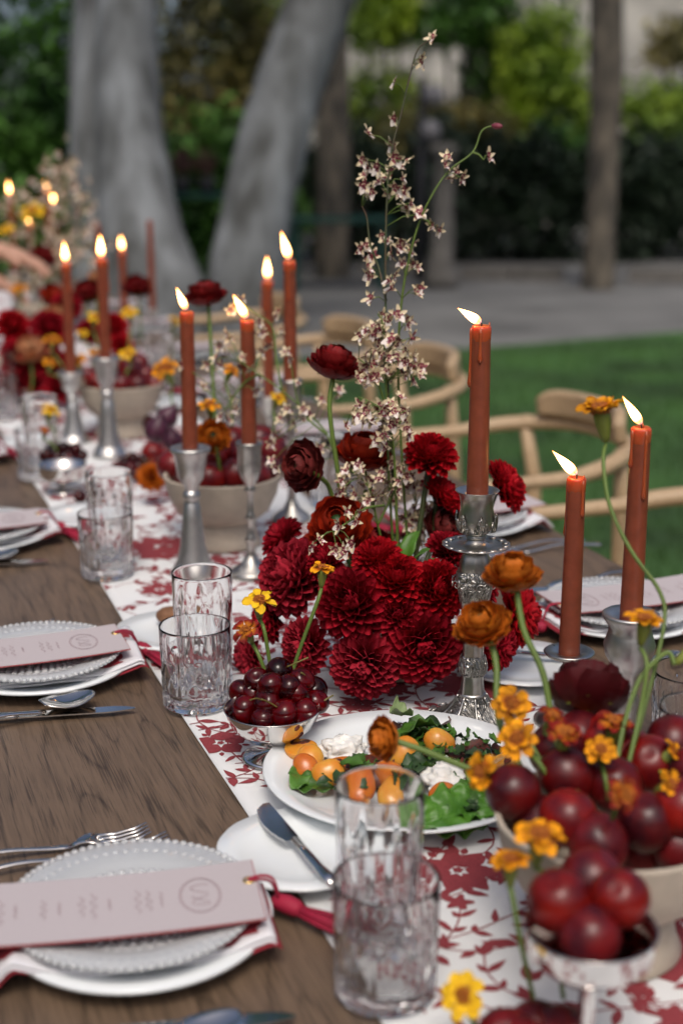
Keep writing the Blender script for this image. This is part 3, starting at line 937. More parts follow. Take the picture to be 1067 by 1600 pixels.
def bknife_parts():
    hb = MB().add(*tube([(0, 0, .005), (.012, 0, .0055), (.03, 0, .005), (.06, 0, .005), (.085, 0, .005)], [.0045, .0065, .005, .0042, .0045], 12, .6))
    def bl(u, v):
        x = .083 + .075 * u
        w_ = .004 + .0062 * math.sin(PI * min(1, u * .8 + .12)) ** .8
        if u > .9: w_ *= 1 - (u - .9) * 5
        return (x, -.0045 + 2 * w_ * v, .0058)
    return hb.mesh('handle', M_STEEL), MB().add(*slab(bl, 16, 4, .0013)).mesh('blade', M_STEEL, False)
ME_BH, ME_BB = bknife_parts()

# cut glasses
def highball_me():
    R, H, n = .0335, .138, 160
    prof = [(0, .0), (R * .9, 0), (R * .97, .0015)]
    for i in range(46): prof.append((R * (.955 + .05 * i / 45), .003 + (H - .005) * i / 45))
    prof += [(R * 1.004, H - .0006), (R * .993, H), (R * .975, H), (R * .962, H - .0006)]
    for i in range(10): prof.append((R * (.95 - .085 * i / 9), H - .003 - (H - .026) * i / 9))
    prof += [(R * .75, .0165), (0, .0155)]
    def mod(t, r, z, i):
        if i < 3 or i > 48: return r
        q = z / H
        if q > .80: return r
        a = (t * 14 / (2 * PI)) % 1.0
        cut = 1 - 2 * abs(a - .5)                          # long vertical facets with pointed tips
        lim = .84 - .16 * abs(((t * 8 / (2 * PI)) % 1.0) - .5) * 2
        f = min(1, max(0, (lim - q) / .10))
        r -= .0023 * cut * f
        if q < .40:                                        # diamonds low on the wall
            u1 = (t * 9 / (2 * PI) + q * 4.2) % 1.0; u2 = (t * 9 / (2 * PI) - q * 4.2) % 1.0
            r -= .0008 * max(1 - 2 * abs(u1 - .5), 1 - 2 * abs(u2 - .5)) * min(1, (.40 - q) / .05)
        return r
    v, f = lathe(prof, n, mod)
    return MB().add(v, f).mesh('tall_glass', M_GLASS, True)
def tumbler_me():
    R, H, n = .039, .092, 208
    prof = [(0, .001), (R * .86, 0), (R * .95, .002)]
    for i in range(48): prof.append((R * (.955 + .045 * i / 47), .004 + (H - .006) * i / 47))
    prof += [(R, H - .0006), (R * .99, H), (R * .975, H), (R * .963, H - .0006)]
    for i in range(9): prof.append((R * (.95 - .085 * i / 8), H - .003 - (H - .024) * i / 8))
    prof += [(R * .8, .0145), (0, .0135)]
    def mod(t, r, z, i):
        if i < 3 or i > 50: return r
        q = z / H
        if q > .82: return r
        A = t * 8 / (2 * PI)
        d = abs((A % 1.0) - .5)                            # 0 in the middle of a panel, .5 between panels
        top = .62 - .44 * d + (.30 * (1 if d > .30 else 0)) # arches with fans between them
        if d > .30:                                        # fan of vertical cuts
            k = ((A * 4 + .5) % 1.0)
            r -= .0012 * (1 - 2 * abs(k - .5)) * min(1, max(0, (.80 - q) / .08)) * min(1, max(0, (q - .1) / .05))
        elif q < .66 and q > .05:
            u1 = (A * 2.0 + q * 3.4) % 1.0; u2 = (A * 2.0 - q * 3.4) % 1.0
            e = min(1, (.66 - q) / .05)
            r -= .0019 * max(max(0, 1 - abs(u1 - .5) / .40), max(0, 1 - abs(u2 - .5) / .40)) * e
        return r
    v, f = lathe(prof, n, mod)
    return MB().add(v, f).mesh('tumbler', M_GLASS, True)
ME_HB, ME_TU = highball_me(), tumbler_me()

# folded napkin: strip laid over the plate that droops past the rim
def nap_surface(s, t, R, seed):
    """s in [-.17,.19] along x, t in [-.5,.5] across"""
    wdt = .125 + .014 * noise.noise(Vector((s * 9, seed, 1)))
    y = t * wdt + .008 * noise.noise(Vector((s * 7, seed, 5)))
    rr = abs(s)
    if rr < .065: z = .007
    elif rr < .107: z = .007 + .013 * ((rr - .065) / .042) ** 1.2
    else:
        q = min(1, (rr - .107) / .045)
        z = .020 - .017 * (q * q * (3 - 2 * q))
    z += .0016 * noise.noise(Vector((s * 30, t * 5, seed))) + .004 * (abs(t) * 2) ** 6 * .3
    xx = s if rr < .107 else math.copysign(.107 + (rr - .107) * .55, s)
    return xx, y, z + .004
def napkin(loc, rot, label, seed):
    t = thing('napkin', label, 'napkin', loc, rot, 'floral napkins on the plates')
    b = MB()
    for layer in range(2):
        b.add(*slab(lambda u, v: (lambda q: (q[0], q[1] * (1 - .03 * layer), q[2] + .0032 * layer))(nap_surface(-.150 + .268 * u, v - .5, .118, seed)), 44, 12, .0018))
    ob('cloth', b.mesh('cloth', M_NAPKIN), t)
    rng = random.Random(seed * 13 + 1)
    mo = print_motifs(rng, -.17, .165, -.48, .48, 0, 0)
    polys = []
    for k in range(70):
        cx, cy_ = (rng.uniform(-.142, .112) if k % 3 == 0 else (rng.uniform(.060, .112) if k % 3 == 1 else rng.uniform(-.14, -.09))), rng.uniform(-.055, .055)
        pl = bloom_poly(rng.uniform(.010, .02), 6, rng, .3) if k % 3 == 0 else leaf_poly(rng.uniform(.025, .045), rng.uniform(.006, .011), 5, .2, rng)
        a = rng.uniform(0, 6.28)
        polys.append([(cx + x * math.cos(a) - y * math.sin(a), cy_ + x * math.sin(a) + y * math.cos(a)) for x, y in pl])
    def surf(x, y, dz):
        q = nap_surface(x, max(-.48, min(.48, y / .125)), .118, seed)
        return (q[0], q[1] * .97, q[2] + .0032 + dz)
    ob('floral_print', print_mesh('floral_print', polys, surf, lambda x, y: abs(y) < .058 and -.146 < x < .114, M_NAPRED, .0006, .0012, rng), t, kind='stuff')
    part('red_hem', slab(lambda u, v: (lambda q: (q[0] + .002, q[1] * 1.02, q[2] - .0025))(nap_surface(-.148 + .05 * u, v - .5, .118, seed)), 6, 10, .001), M_NAPRED, t)
    part('red_fold', slab(lambda u, v: (lambda q: (q[0] + .003, q[1] * 1.04, q[2] - .0028))(nap_surface(.074 + .047 * u, v - .5, .118, seed)), 6, 10, .001), M_NAPRED, t)
    return t

# tassel and menu
def thread_bundle():
    b = MB()
    rng = random.Random(2)
    for i in range(46):
        a = rng.uniform(0, 6.28); r = math.sqrt(rng.random())
        c, s = math.cos(a) * r, math.sin(a) * r
        l = .052 * rng.uniform(.9, 1.04)
        b.add(*tube([(0, c * .003, s * .003 + .0035), (l * .35, c * .0065, s * .004 + .004), (l, c * .0095, s * .0042 + .0042)], [.0009, .001, .0008], 5))
    return b.mesh('threads', M_TASSEL)
ME_THREADS = thread_bundle()
ME_KNOT = MB().add(*tube([(-.017, 0, .0045), (-.014, 0, .0045), (-.007, 0, .0048), (0, 0, .0045), (.003, 0, .0045)], [.0028, .0048, .0056, .0050, .0036], 14)).mesh('knot', M_TASSEL)
def squiggle(rng, x, y, L, amp, turn):
    pts = []
    n = 26
    for i in range(n + 1):
        u = i / n
        pts.append((x + amp * math.sin(u * 17 + rng.uniform(-.4, .4)) * (.5 + .5 * rng.random()), y + L * (u - .5) + .0012 * math.sin(u * 40)))
    return pts
def stroke(b, pts, w_, z, bend):
    for (ax, ay), (bx, by) in zip(pts, pts[1:]):
        dx, dy = bx - ax, by - ay; l = math.hypot(dx, dy) or 1e-6; nx, ny = -dy / l * w_, dx / l * w_
        v = [(ax + nx, ay + ny, bend(ax) + z), (ax - nx, ay - ny, bend(ax) + z), (bx - nx, by - ny, bend(bx) + z), (bx + nx, by + ny, bend(bx) + z)]
        b.add(v, [(0, 1, 2, 3)])
def bend(x): return .0035 * (x / .12) ** 2
def menu_meshes():
    L, W = .225, .093
    card = MB().add(*slab(lambda u, v: (L * (u - .5) * .992, W * (v - .5) * .975, bend(L * (u - .5)) + .0018), 14, 2, .0007)).mesh('card', M_MENU, False)
    back = MB().add(*slab(lambda u, v: (L * (u - .5), W * (v - .5), bend(L * (u - .5)) + .0009), 14, 2, .0007)).mesh('backing', M_MENUE, False)
    b = MB()
    rng = random.Random(4)
    ring = [(.066 + .016 * math.cos(a), .026 * math.sin(a)) for a in [2 * PI * i / 40 for i in range(41)]]
    ring2 = [(.066 + .0145 * math.cos(a), .0245 * math.sin(a)) for a in [2 * PI * i / 40 for i in range(41)]]
    stroke(b, ring, .00035, .0021, bend)
    stroke(b, ring2, .0002, .0021, bend)
    em = MB(); em.v, em.f, em.mi = b.v, b.f, b.mi
    for y in (-.008, .009):
        pts = [(.066 + .007 * math.sin(i * .9 + y * 300), y + .007 * math.cos(i * .55)) for i in range(14)]
        stroke(em, pts, .0003, .00215, bend)
    tx = MB()
    for x, Ls, am in ((.036, .022, .0012), (.026, .030, .0028), (.018, .034, .0026), (-.004, .016, .0012), (-.016, .036, .0030), (-.025, .030, .0028), (-.042, .018, .0012), (-.054, .028, .0024), (-.075, .02, .0012), (-.086, .034, .0028)):
        stroke(tx, squiggle(rng, x, 0, Ls, am, 0), .00030, .0021, bend)
    return card, back, em.mesh('emblem', M_INK, False), tx.mesh('lettering', M_INK, False)
ME_CARD, ME_BACK, ME_EMB, ME_TXT = menu_meshes()
ME_EYE = MB().add(*torus(.0042, .0012, 20, 8)).mesh('eyelet', M_GOLD)

def menu(loc, rot, label, tilt=0.0, tw=-.85):
    t = thing('menu_card', label, 'menu', loc, rot, 'menu cards on the plates', R=Matrix.Rotation(rot, 4, 'Z') @ Matrix.Rotation(tilt, 4, 'X'))
    ob('card', ME_CARD, t); ob('backing', ME_BACK, t); ob('emblem', ME_EMB, t); ob('lettering', ME_TXT, t)
    ob('eyelet', ME_EYE, t, Matrix.Translation((.106, .012, bend(.106) + .0022)))
    # cord, knot and threads slope down from the card to the table
    drop = loc[2] - TZ
    K = Vector((.143, .005, -drop + .0015 + .006))
    kd = Vector((math.cos(tw), math.sin(tw), 0))
    e1 = K - kd * .015 + Vector((0, 0, .004))
    part('cord', tube(smooth_path([(.105, .012, .006), (.116, .014, .007), (.126, .014, .002), e1], 4), .0012, 6), M_TASSEL, t)
    part('cord', tube(smooth_path([(.105, .010, .006), (.115, .010, .006), (.124, .010, .0015), e1 + Vector((0, -.0012, -.0008))], 4), .0012, 6), M_TASSEL, t)
    Rm = Matrix.Translation(K) @ Matrix.Rotation(tw, 4, 'Z') @ Matrix.Rotation(.05, 4, 'Y') @ Matrix.Scale(1.38, 4)
    tz = ob('tassel', ME_KNOT, t, Rm)
    ob('threads', ME_THREADS, tz)
    return t

def cutlery(name, me, loc, rot, label, cat, group):
    o = ob(name, me, None, Matrix.Translation(loc) @ Matrix.Rotation(rot, 4, 'Z'))
    return tag(o, label, cat, group)
def knife(loc, rot, label, mh=None, mb_=None, name='knife', group='table knives'):
    t = thing(name, label, 'knife', loc, rot, group)
    ob('handle', mh or ME_KH, t); ob('blade', mb_ or ME_KB, t)
    return t

LEFT_Y = [.995, 1.588, 2.18, 2.77, 3.36, 3.95]
RIGHT_Y = [0.93, 1.516, 2.0, 2.68, 3.30, 3.90, 4.50, 5.05]
def setting(side, i, y):
    R_ = side == 'right'
    cx = .929 if R_ else (.19, .200, .195, .19, .19, .19)[i]
    rot = PI if R_ else 0.0
    w_ = ('on the window-side' if False else side + ' side, ') + NTH[i] + ' place from the camera'
    Q = lambda dx, dy: (cx - dx, y - dy) if R_ else (cx + dx, y + dy)
    def seen(dx, dy, h=0.0, m=90): 
        q = Q(dx, dy); return inview((q[0], q[1], TZ + h), m)
    if seen(0, 0, 0, 190):
        x, yy = Q(0, 0)
        tag(ob('dinner_plate', ME_DINNER, None, Matrix.Translation((x, yy, TZ + .0006))), f'white dinner plate under napkin, {w_}', 'plate', 'white dinner plates')
        nk_ = napkin((x + (-.004 if i == 0 and not R_ else 0), yy - (.022 if i == 0 and not R_ else 0), TZ + .001), rot + (-.14 if i == 0 else rs.uniform(-.06, .06)), f'floral folded napkin across the plate, {w_}', i + 1 + 10 * R_)
        if i == 0: nk_.scale = (.88, .74, 1)
        gp = thing('hobnail_plate', f'clear hobnail glass plate under the menu, {w_}', 'plate', (x - (.004 if not R_ else -.004), yy + .004, TZ + .0165), rs.uniform(0, 6), 'hobnail glass plates')
        ob('plate_body', ME_GPLATE, gp); ob('hobnails', ME_BEADS, gp, kind='stuff')
        tilt = rot + (-.16 if i == 0 else (0.0 if i == 1 else rs.uniform(-.08, .08)))
        mx, my = Q(-.020 if i == 0 else -.016, -.008 if i == 0 else -.006)
        menu((mx, my, TZ + .034), tilt, f'pink menu card with crimson tassel, {w_}', tw=-.75 if i == 0 else -1.2)
    if seen(.05, .155):
        x, yy = Q(-.144, .130); cutlery('fork', ME_FORK, (x, yy, TZ + .001), rot + .035, f'silver dinner fork nearer the plate, {w_}', 'fork', 'silver forks')
        x, yy = Q(-.157, .157); cutlery('fork', ME_FORK, (x, yy, TZ + .001), rot + .015, f'silver fork farther from the plate, {w_}', 'fork', 'silver forks')
    if seen(.05, -.16):
        x, yy = Q(-.141, -.112); knife((x, yy, TZ + .001), rot - .188, f'silver table knife, {w_}')
        x, yy = Q(-.135, -.170 if i else -.205); cutlery('spoon', ME_SPOON, (x, yy, TZ + .0065), rot + .295, f'silver spoon lying beside the knife, {w_}', 'spoon', 'silver spoons')
    dx, dy = (.155, .061) if i == 0 and not R_ else (.171, .052)
    if R_: dx, dy = .202, .125
    if seen(dx, dy):
        x, yy = Q(dx, dy)
        tag(ob('side_plate', ME_SIDE, None, Matrix.Translation((x, yy, TZ + .0062)) @ Matrix.Rotation(rs.uniform(0, 3), 4, 'Z')), f'small white side plate by the runner, {w_}', 'plate', 'white side plates')
        if i == 0 or R_:
            if not R_:
                A_, B_ = T(522, 1392, .016), T(430, 1284, .016)
                knife((A_.x, A_.y, TZ + .0165), math.atan2(B_.y - A_.y, B_.x - A_.x), f'small butter knife on the side plate, {w_}', ME_BH, ME_BB, 'butter_knife', 'butter knives')
                dx = None
            kx, ky = Q(0, 0) if dx is None else Q(dx - .06, dy + .012)
            if R_: knife((kx, ky, TZ + .0155), rot - .62, f'small butter knife on the side plate, {w_}', ME_BH, ME_BB, 'butter_knife', 'butter knives')
    hx, hy = (.168, -.088) if i == 0 else (.167, -.115)
    hx, hy = {0: (.168, -.088), 1: (.167, -.115), 2: (.167, -.191)}.get(i if not R_ else 9, (.167, -.13))
    if R_ and i == 0: hx, hy = .262, -.025
    if seen(hx, hy, .07):
        x, yy = Q(hx, hy)
        tag(ob('tall_glass', ME_HB, None, Matrix.Translation((x, yy, RT0)) @ Matrix.Rotation(rs.uniform(0, 3), 4, 'Z')), f'tall cut crystal tumbler, {w_}', 'glass', 'tall crystal glasses')
    hx, hy = {0: (.152, -.142), 1: (.147, -.157), 2: (.150, -.203 - .04)}.get(i if not R_ else 9, (.150, -.20))
    if seen(hx, hy, .05, 60):
        x, yy = Q(hx, hy)
        tag(ob('short_glass', ME_TU, None, Matrix.Translation((x, yy, RT0 if x > RX0 - .03 else TZ + .001)) @ Matrix.Rotation(rs.uniform(0, 3), 4, 'Z')), f'short diamond-cut whisky glass, {w_}', 'glass', 'short crystal glasses')
for i, y in enumerate(LEFT_Y): setting('left', i, y)
for i, y in enumerate(RIGHT_Y): setting('right', i, y)
bq = T(265, 968, .02)
tag(part('bread_roll', sphere(10, 14, lambda x, y, z: (x * .017 + .001 * math.sin(9 * y), y * .013, z * .011)), M_FIG, None, Matrix.Translation((bq.x, bq.y, TZ + .026))), 'small brown bread piece on a side plate behind the tall glass', 'bread')

# ================================================================== chairs on the lawn side
def rail_pt(a, rz=0):
    """horseshoe rail, a from -1 (arm) to 1 (other arm)"""
    th = a * 1.95
    x = .235 * math.cos(th) if abs(th) < PI / 2 else -.245 * (abs(th) - PI / 2) / (1.95 - PI / 2) * 1.0
    y = .25 * math.copysign(min(1, abs(math.sin(th)) ** .85), th) if abs(th) < PI / 2 else .25 * math.copysign(1, th) * (1 + .05 * (abs(th) - PI / 2))
    return Vector((x, y, .70 + .03 * max(0, math.cos(th)) + rz))
def make_chair(label):
    t = thing('dining_chair', label, 'chair', (0, 0, 0), 0, 'pale bentwood chairs along the lawn side')
    pts = [rail_pt(-1 + 2 * i / 48) for i in range(49)]
    part('rail', tube(pts, [.0135 + .006 * min(1, (24 - abs(i - 24)) / 8) for i in range(49)], 12, .85), M_CHAIR, t)
    def cr(u, v):
        th = (u - .5) * 1.5
        lift = .014 + .062 * v * (1 - .35 * (2 * u - 1) ** 8)
        return Vector(((.235 - .008 * v) * math.cos(th), .25 * math.copysign(abs(math.sin(th)) ** .9, th), .728 + lift))
    v, f = grid(cr, 24, 5)
    n = len(v)
    v2 = [Vector((p.x * .90, p.y * .90, p.z)) for p in v]
    W = 6
    ff = f + [tuple(i + n for i in reversed(q)) for q in f]
    for i in range(24):
        ff.append((i * W, i * W + n, (i + 1) * W + n, (i + 1) * W)); ff.append(((i + 1) * W + 5, (i + 1) * W + 5 + n, i * W + 5 + n, i * W + 5))
    for j in range(5):
        ff.append((j + 1, j + 1 + n, j + n, j)); ff.append((24 * W + j, 24 * W + j + n, 24 * W + j + 1 + n, 24 * W + j + 1))
    part('crest', (v + v2, ff), M_CHAIR, t)
    def seat(u, v_):
        a, b = 2 * u - 1, 2 * v_ - 1
        k = 1 - .10 * (a * a * b * b)
        return (a * .215 * k, b * (.235 - .03 * a) * k, .455 - .012 * (1 - a * a) * (1 - b * b))
    part('seat', slab(seat, 12, 12, .03), M_CHAIR, t)
    for s in (-1, 1):
        part('leg', tube([(-.185, s * .215, 0), (-.17, s * .215, .44), (-.165, s * .235, .60), (-.19, s * .252, .712)], [.015, .02, .016, .013], 10), M_CHAIR, t)
        part('leg', tube([(.21, s * .19, 0), (.17, s * .19, .44), (.165, s * .185, .60), (.145, s * .205, .735)], [.014, .02, .017, .014], 10), M_CHAIR, t)
        part('stretcher', tube([(-.18, s * .212, .2), (.19, s * .19, .2)], .010, 8), M_CHAIR, t)
    part('stretcher', tube([(0, -.20, .2), (0, .20, .2)], .010, 8), M_CHAIR, t)
    return t
chair0 = None
for i, (y, rz, lab) in enumerate(((1.95, .02, 'pale wooden bentwood chair closest to the camera, showing only its arm rails'), (2.67, 0.03, 'pale wooden bentwood chair behind the tall lit candle'), (3.50, -.04, 'pale wooden bentwood chair behind the dark ranunculus heads'), (4.13, .05, 'pale wooden bentwood chair next beyond the orchid stems'), (4.85, 0, 'pale wooden bentwood chair farthest along the table'))):
    if i == 0: chair0 = o = make_chair(lab)
    else:
        o = copy_tree(chair0); o['label'] = lab
    o.matrix_basis = Matrix.Translation((1.345, y, 0.004)) @ Matrix.Rotation(rz, 4, 'Z')

# ================================================================== candles and candlesticks
def flame_mesh():
    prof = []
    n = 14
    for i in range(n + 1):
        u = i / n
        prof.append((0 if i in (0, n) else .0062 * math.sin(PI * u ** .62) ** 1.0 * (1 - .25 * u), .042 * u))
    return MB().add(*lathe(prof, 14)).mesh('flame', M_FLAME)
ME_FLAME = flame_mesh()
def candle(loc, h, label, lean=0.0, lit=True, r0=.0112, r1=.0094, drips=2, seed=0, fl=1.0, fdir=None):
    """lean: angle of the flame towards the left of the picture"""
    rng = random.Random(seed + 100)
    t = thing('taper_candle', label, 'candle', loc, rng.uniform(0, 6), 'rust taper candles')
    prof = [(0, 0), (r0 * .96, 0)] + [(r0 + (r1 - r0) * u, .002 + (h - .006) * u) for u in [i / 10 for i in range(11)]]
    if lit: prof += [(r1 * .97, h - .001), (r1 * .86, h + .0005), (r1 * .66, h - .002), (r1 * .3, h - .004), (0, h - .0035)]
    else: prof += [(r1 * .8, h + .002), (r1 * .3, h + .005), (0, h + .006)]
    def md(th, r, z, i): 
        return r * (1 + (.05 * math.sin(3 * th + seed) + .03 * math.sin(7 * th)) * max(0, (z - h + .012) / .012)) if z > h - .012 else r
    part('wax', lathe(prof, 28, md), M_WAX, t)
    if lit:
        part('melted_rim', lathe([(r1 * 1.01, h - .014), (r1 * 1.045, h - .006), (r1 * 1.03, h - .001), (r1 * .9, h + .0012), (r1 * .7, h - .0012), (r1 * .3, h - .0032), (0, h - .003)], 28, md), M_MELT, t)
        for k in range(drips):
            a = rng.uniform(0, 6.28) if k else rng.uniform(2.6, 4.2)
            l = rng.uniform(.02, .07); rr = r1 * 1.0
            c, s = math.cos(a), math.sin(a)
            rz = lambda z: r0 + (r1 - r0) * z / h
            zs = [h - .001, h - .006, h - l * .5, h - l * .85, h - l, h - l - .004]
            part('drip', tube([((rz(z) + .0004) * c, (rz(z) + .0004) * s, z) for z in zs], [.0012, .0019, .0013, .0018, .0026, .0012], 8), M_MELT, t)
        part('spike', tube([(r1 * .8, 0, h - .002), (r1 * .84, .001, h + .004)], [.0014, .0007], 6), M_MELT, t)
    d = (Vector((0, 0, 1)) * math.cos(lean) - RT * math.sin(lean))
    d = t.matrix_basis.to_3x3().inverted() @ d
    part('wick', tube([(0, 0, h - .006), (0, 0, h + .003), Vector((0, 0, h + .004)) + d * .006], [.0009, .0008, .0006], 6), M_WICK, t)
    if lit:
        ob('flame', ME_FLAME, t, Matrix.Translation((0, 0, h + .0035)) @ zdir(d) @ Matrix.Diagonal((fl * rng.uniform(.8, 1.12), fl * rng.uniform(.8, 1.1), fl * rng.uniform(.82, 1.12), 1)))
    return t

def stick_profile(kind, h):
    if kind == 'trumpet':
        return [(0, 0), (.033, 0), (.034, .003), (.031, .008), (.024, .022), (.018, .05), (.0145, .09), (.0115, .118), (.0095, .122), (.0125, .127), (.0125, .133), (.009, .138), (.0115, .148), (.018, .158), (.0215, .178), (.0235, .196), (.028, .201), (.0285, .206), (.026, .208), (.012, .2065), (.0118, .190), (0, .190)]
    if kind == 'slim':
        return [(0, 0), (.032, 0), (.033, .003), (.029, .007), (.014, .016), (.007, .028), (.0055, .045), (.009, .050), (.0055, .055), (.0048, .075), (.0085, .081), (.0048, .087), (.0045, .115), (.0085, .120), (.006, .126), (.012, .136), (.0165, .150), (.0165, .178), (.0195, .184), (.0195, .187), (.012, .1855), (.0118, .170), (0, .170)]
    if kind == 'vase':
        return [(0, 0), (.036, 0), (.037, .004), (.034, .010), (.020, .018), (.012, .032), (.010, .060), (.013, .072), (.010, .080), (.0105, .105), (.016, .113), (.0235, .128), (.0255, .140), (.022, .153), (.0205, .160), (.027, .172), (.0285, .176), (.026, .178), (.014, .172), (.0118, .160), (0, .158)]
    if kind == 'dish':
        return [(0, 0), (.034, 0), (.035, .003), (.030, .008), (.012, .018), (.007, .035), (.006, .075), (.009, .080), (.006, .086), (.010, .094), (.024, .099), (.027, .104), (.025, .106), (.013, .103), (.012, .100), (0, .099)]
def stick(kind, x, y, toppy, label, m, seg=36, z0=None):
    zb = RT0 if z0 is None else z0
    ztop = zat(x, y, toppy)
    h = ztop - zb
    prof = stick_profile(kind, h)
    k = h / prof[-4][1] if False else h / max(p[1] for p in prof)
    t = thing('candlestick', label, 'candlestick', (x, y, zb), 0, 'silver and pewter candlesticks')
    md = None
    if kind == 'slim': md = lambda th, r, z, i: r * (1 + .05 * math.cos(8 * th)) if z / h > .74 and z / h < .96 else r
    if kind == 'trumpet': md = lambda th, r, z, i: r * (1 + .02 * math.cos(24 * th)) if z / h > .955 and r > .02 else r
    pr = [(r, z * k) for r, z in prof]
    # foot, stem and socket as parts
    zc = {'trumpet': .66, 'slim': .66, 'vase': .62, 'dish': .88}[kind] * h
    i1 = next(i for i, p in enumerate(pr) if p[1] > zc)
    i0 = next(i for i, p in enumerate(pr) if p[1] > .10 * h)
    part('foot', lathe(pr[:i0 + 1], seg), m, t)
    part('stem', lathe(pr[i0:i1 + 1], seg), m, t)
    part('socket', lathe(pr[i1:], seg, md), m, t)
    wall = pr[-2][1]
    return t, zb + pr[-1][1]

def ornate_stick(px, py, toppy, label):
    q = T(px, py, .005)
    x, y = q.x, q.y
    h = zat(x, y, toppy) - RT0
    t = thing('candlestick', label, 'candlestick', (x, y, RT0), .35, 'silver and pewter candlesticks')
    k = h / .271
    Z = lambda yc: (1540 - yc) * 1.877e-4 * k
    sq = lambda e: (lambda th, r, z, i: r * (1 + e * math.cos(4 * th) + .035 * math.cos(8 * th)))
    foot = [(0, 0), (.052, 0), (.054, .003), (.053, .006), (.046, .010), (.040, .014), (.030, Z(1440)), (.021, Z(1390)), (.0150, Z(1335)), (.0145, Z(1320))]
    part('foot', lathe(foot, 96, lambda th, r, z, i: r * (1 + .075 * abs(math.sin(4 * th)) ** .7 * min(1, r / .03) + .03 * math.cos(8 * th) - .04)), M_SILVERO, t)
    part('collar', lathe([(.0130, Z(1326)), (.0148, Z(1320)), (.0148, Z(1312)), (.0130, Z(1306))], 48), M_SILVER, t)
    part('stem', lathe([(.0132, Z(1310)), (.0118, Z(1250)), (.0115, Z(1215)), (.0122, Z(1195))], 64, sq(.05)), M_SILVER, t)
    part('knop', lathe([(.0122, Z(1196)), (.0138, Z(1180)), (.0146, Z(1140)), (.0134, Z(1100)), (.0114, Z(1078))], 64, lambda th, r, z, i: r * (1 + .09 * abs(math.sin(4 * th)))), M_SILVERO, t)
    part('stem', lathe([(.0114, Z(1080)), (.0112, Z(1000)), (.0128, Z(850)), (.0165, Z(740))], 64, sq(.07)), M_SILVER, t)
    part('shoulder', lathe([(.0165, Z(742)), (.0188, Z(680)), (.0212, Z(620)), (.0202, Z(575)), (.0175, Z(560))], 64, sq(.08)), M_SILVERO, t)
    part('neck', lathe([(.0170, Z(562)), (.0172, Z(520)), (.0140, Z(470)), (.011, Z(440))], 64, sq(.08)), M_SILVER, t)
    pan = [(.006, Z(446)), (.020, Z(440)), (.029, Z(424)), (.0330, Z(414)), (.0340, Z(408)), (.0325, Z(407)), (.024, Z(415)), (.014, Z(412)), (.010, Z(396)), (.009, Z(380))]
    part('drip_pan', lathe(pan, 120, lambda th, r, z, i: r * (1 + (.045 * abs(math.sin(8 * th)) ** .6) * max(0, (r - .025) / .011))), M_SILVER, t)
    pv = MB(); hs2 = sphere(6, 8)
    for i in range(16):
        a = 2 * PI * (i + .5) / 16
        pv.add(hs2[0], hs2[1], Matrix.Translation((.0305 * math.cos(a), .0305 * math.sin(a), Z(410))) @ Matrix.Rotation(a, 4, 'Z') @ Matrix.Diagonal((.0036, .0046, .0016, 1)))
    ob('pan_beading', pv.mesh('pan_beading', M_SILVER), t)
    cup = [(.009, Z(382)), (.0105, Z(368)), (.0105, Z(360)), (.008, Z(352)), (.013, Z(338)), (.0170, Z(312)), (.0190, Z(285)), (.0185, Z(250)), (.0166, Z(200)), (.0166, Z(160)), (.0182, Z(120)), (.0220, Z(98)), (.0224, Z(94)), (.0212, Z(95)), (.017, Z(115)), (.0145, Z(130)), (.0145, Z(150)), (0, Z(152))]
    part('cup', lathe(cup, 56), M_SILVER, t)
    # acanthus leaves round the cup
    lf = MB()
    def lfn(u, v):
        s = 2 * v - 1
        zz = Z(330) + (Z(222) - Z(330)) * u
        rr = .0184 + .0018 * math.sin(PI * u) + .0022 * u ** 3 + .0012 * (1 - s * s) + .0006 * math.cos(9 * s)
        wd = .30 * (1 - .85 * u ** 3)
        return (rr * math.cos(s * wd), rr * math.sin(s * wd), zz)
    for i in range(6):
        lf.add(*grid(lfn, 10, 10), Matrix.Rotation(2 * PI * i / 6, 4, 'Z'))
        for e in (-.28, .28):
            lf.add(*grid(lambda u, v: (lambda s: ((.0187 + .001 * math.cos(s * 8)) * math.cos(e + s * .2 * (1 - u)), (.0187 + .001 * math.cos(s * 8)) * math.sin(e + s * .2 * (1 - u)), Z(325) + (Z(265) - Z(325)) * u))(2 * v - 1), 6, 6), Matrix.Rotation(2 * PI * i / 6, 4, 'Z'))
    ob('leaf_relief', lf.mesh('leaf_relief', M_SILVERO), t)
    # scroll relief on shoulder and foot
    sc = MB()
    for i in range(8):
        a = PI / 4 * i
        for s in (-1, 1):
            pts = []
            for k2 in range(14):
                q2 = k2 / 13; ang = q2 * 7.5
                rad = .0055 * (1 - q2 * .85)
                pts.append(((.0222 + .0010 * (i % 2)), s * (.006 + rad * math.cos(ang) - .001), Z(640) + rad * math.sin(ang)))
            sc.add(*tube(pts, .0007, 5), Matrix.Rotation(a, 4, 'Z'))
    ob('scroll_relief', sc.mesh('scroll_relief', M_SILVER), t)
    fl = MB()
    for i in range(8):
        a = PI / 4 * i + .2
        pts = [(.0150, 0, Z(1322)), (.022, 0, Z(1390)), (.031, 0, Z(1440)), (.044, 0, Z(1480)), (.053, 0, .008)]
        fl.add(*tube(smooth_path(pts, 4), .0013, 6), Matrix.Rotation(a, 4, 'Z'))
        for s in (-1, 1):
            pp = [(.045 + .005 * math.cos(g_), s * (.008 + .005 * math.sin(g_)), .0125 - .003 * math.cos(g_)) for g_ in [j * .55 for j in range(10)]]
            fl.add(*tube(pp, .0009, 5), Matrix.Rotation(a + .39, 4, 'Z'))
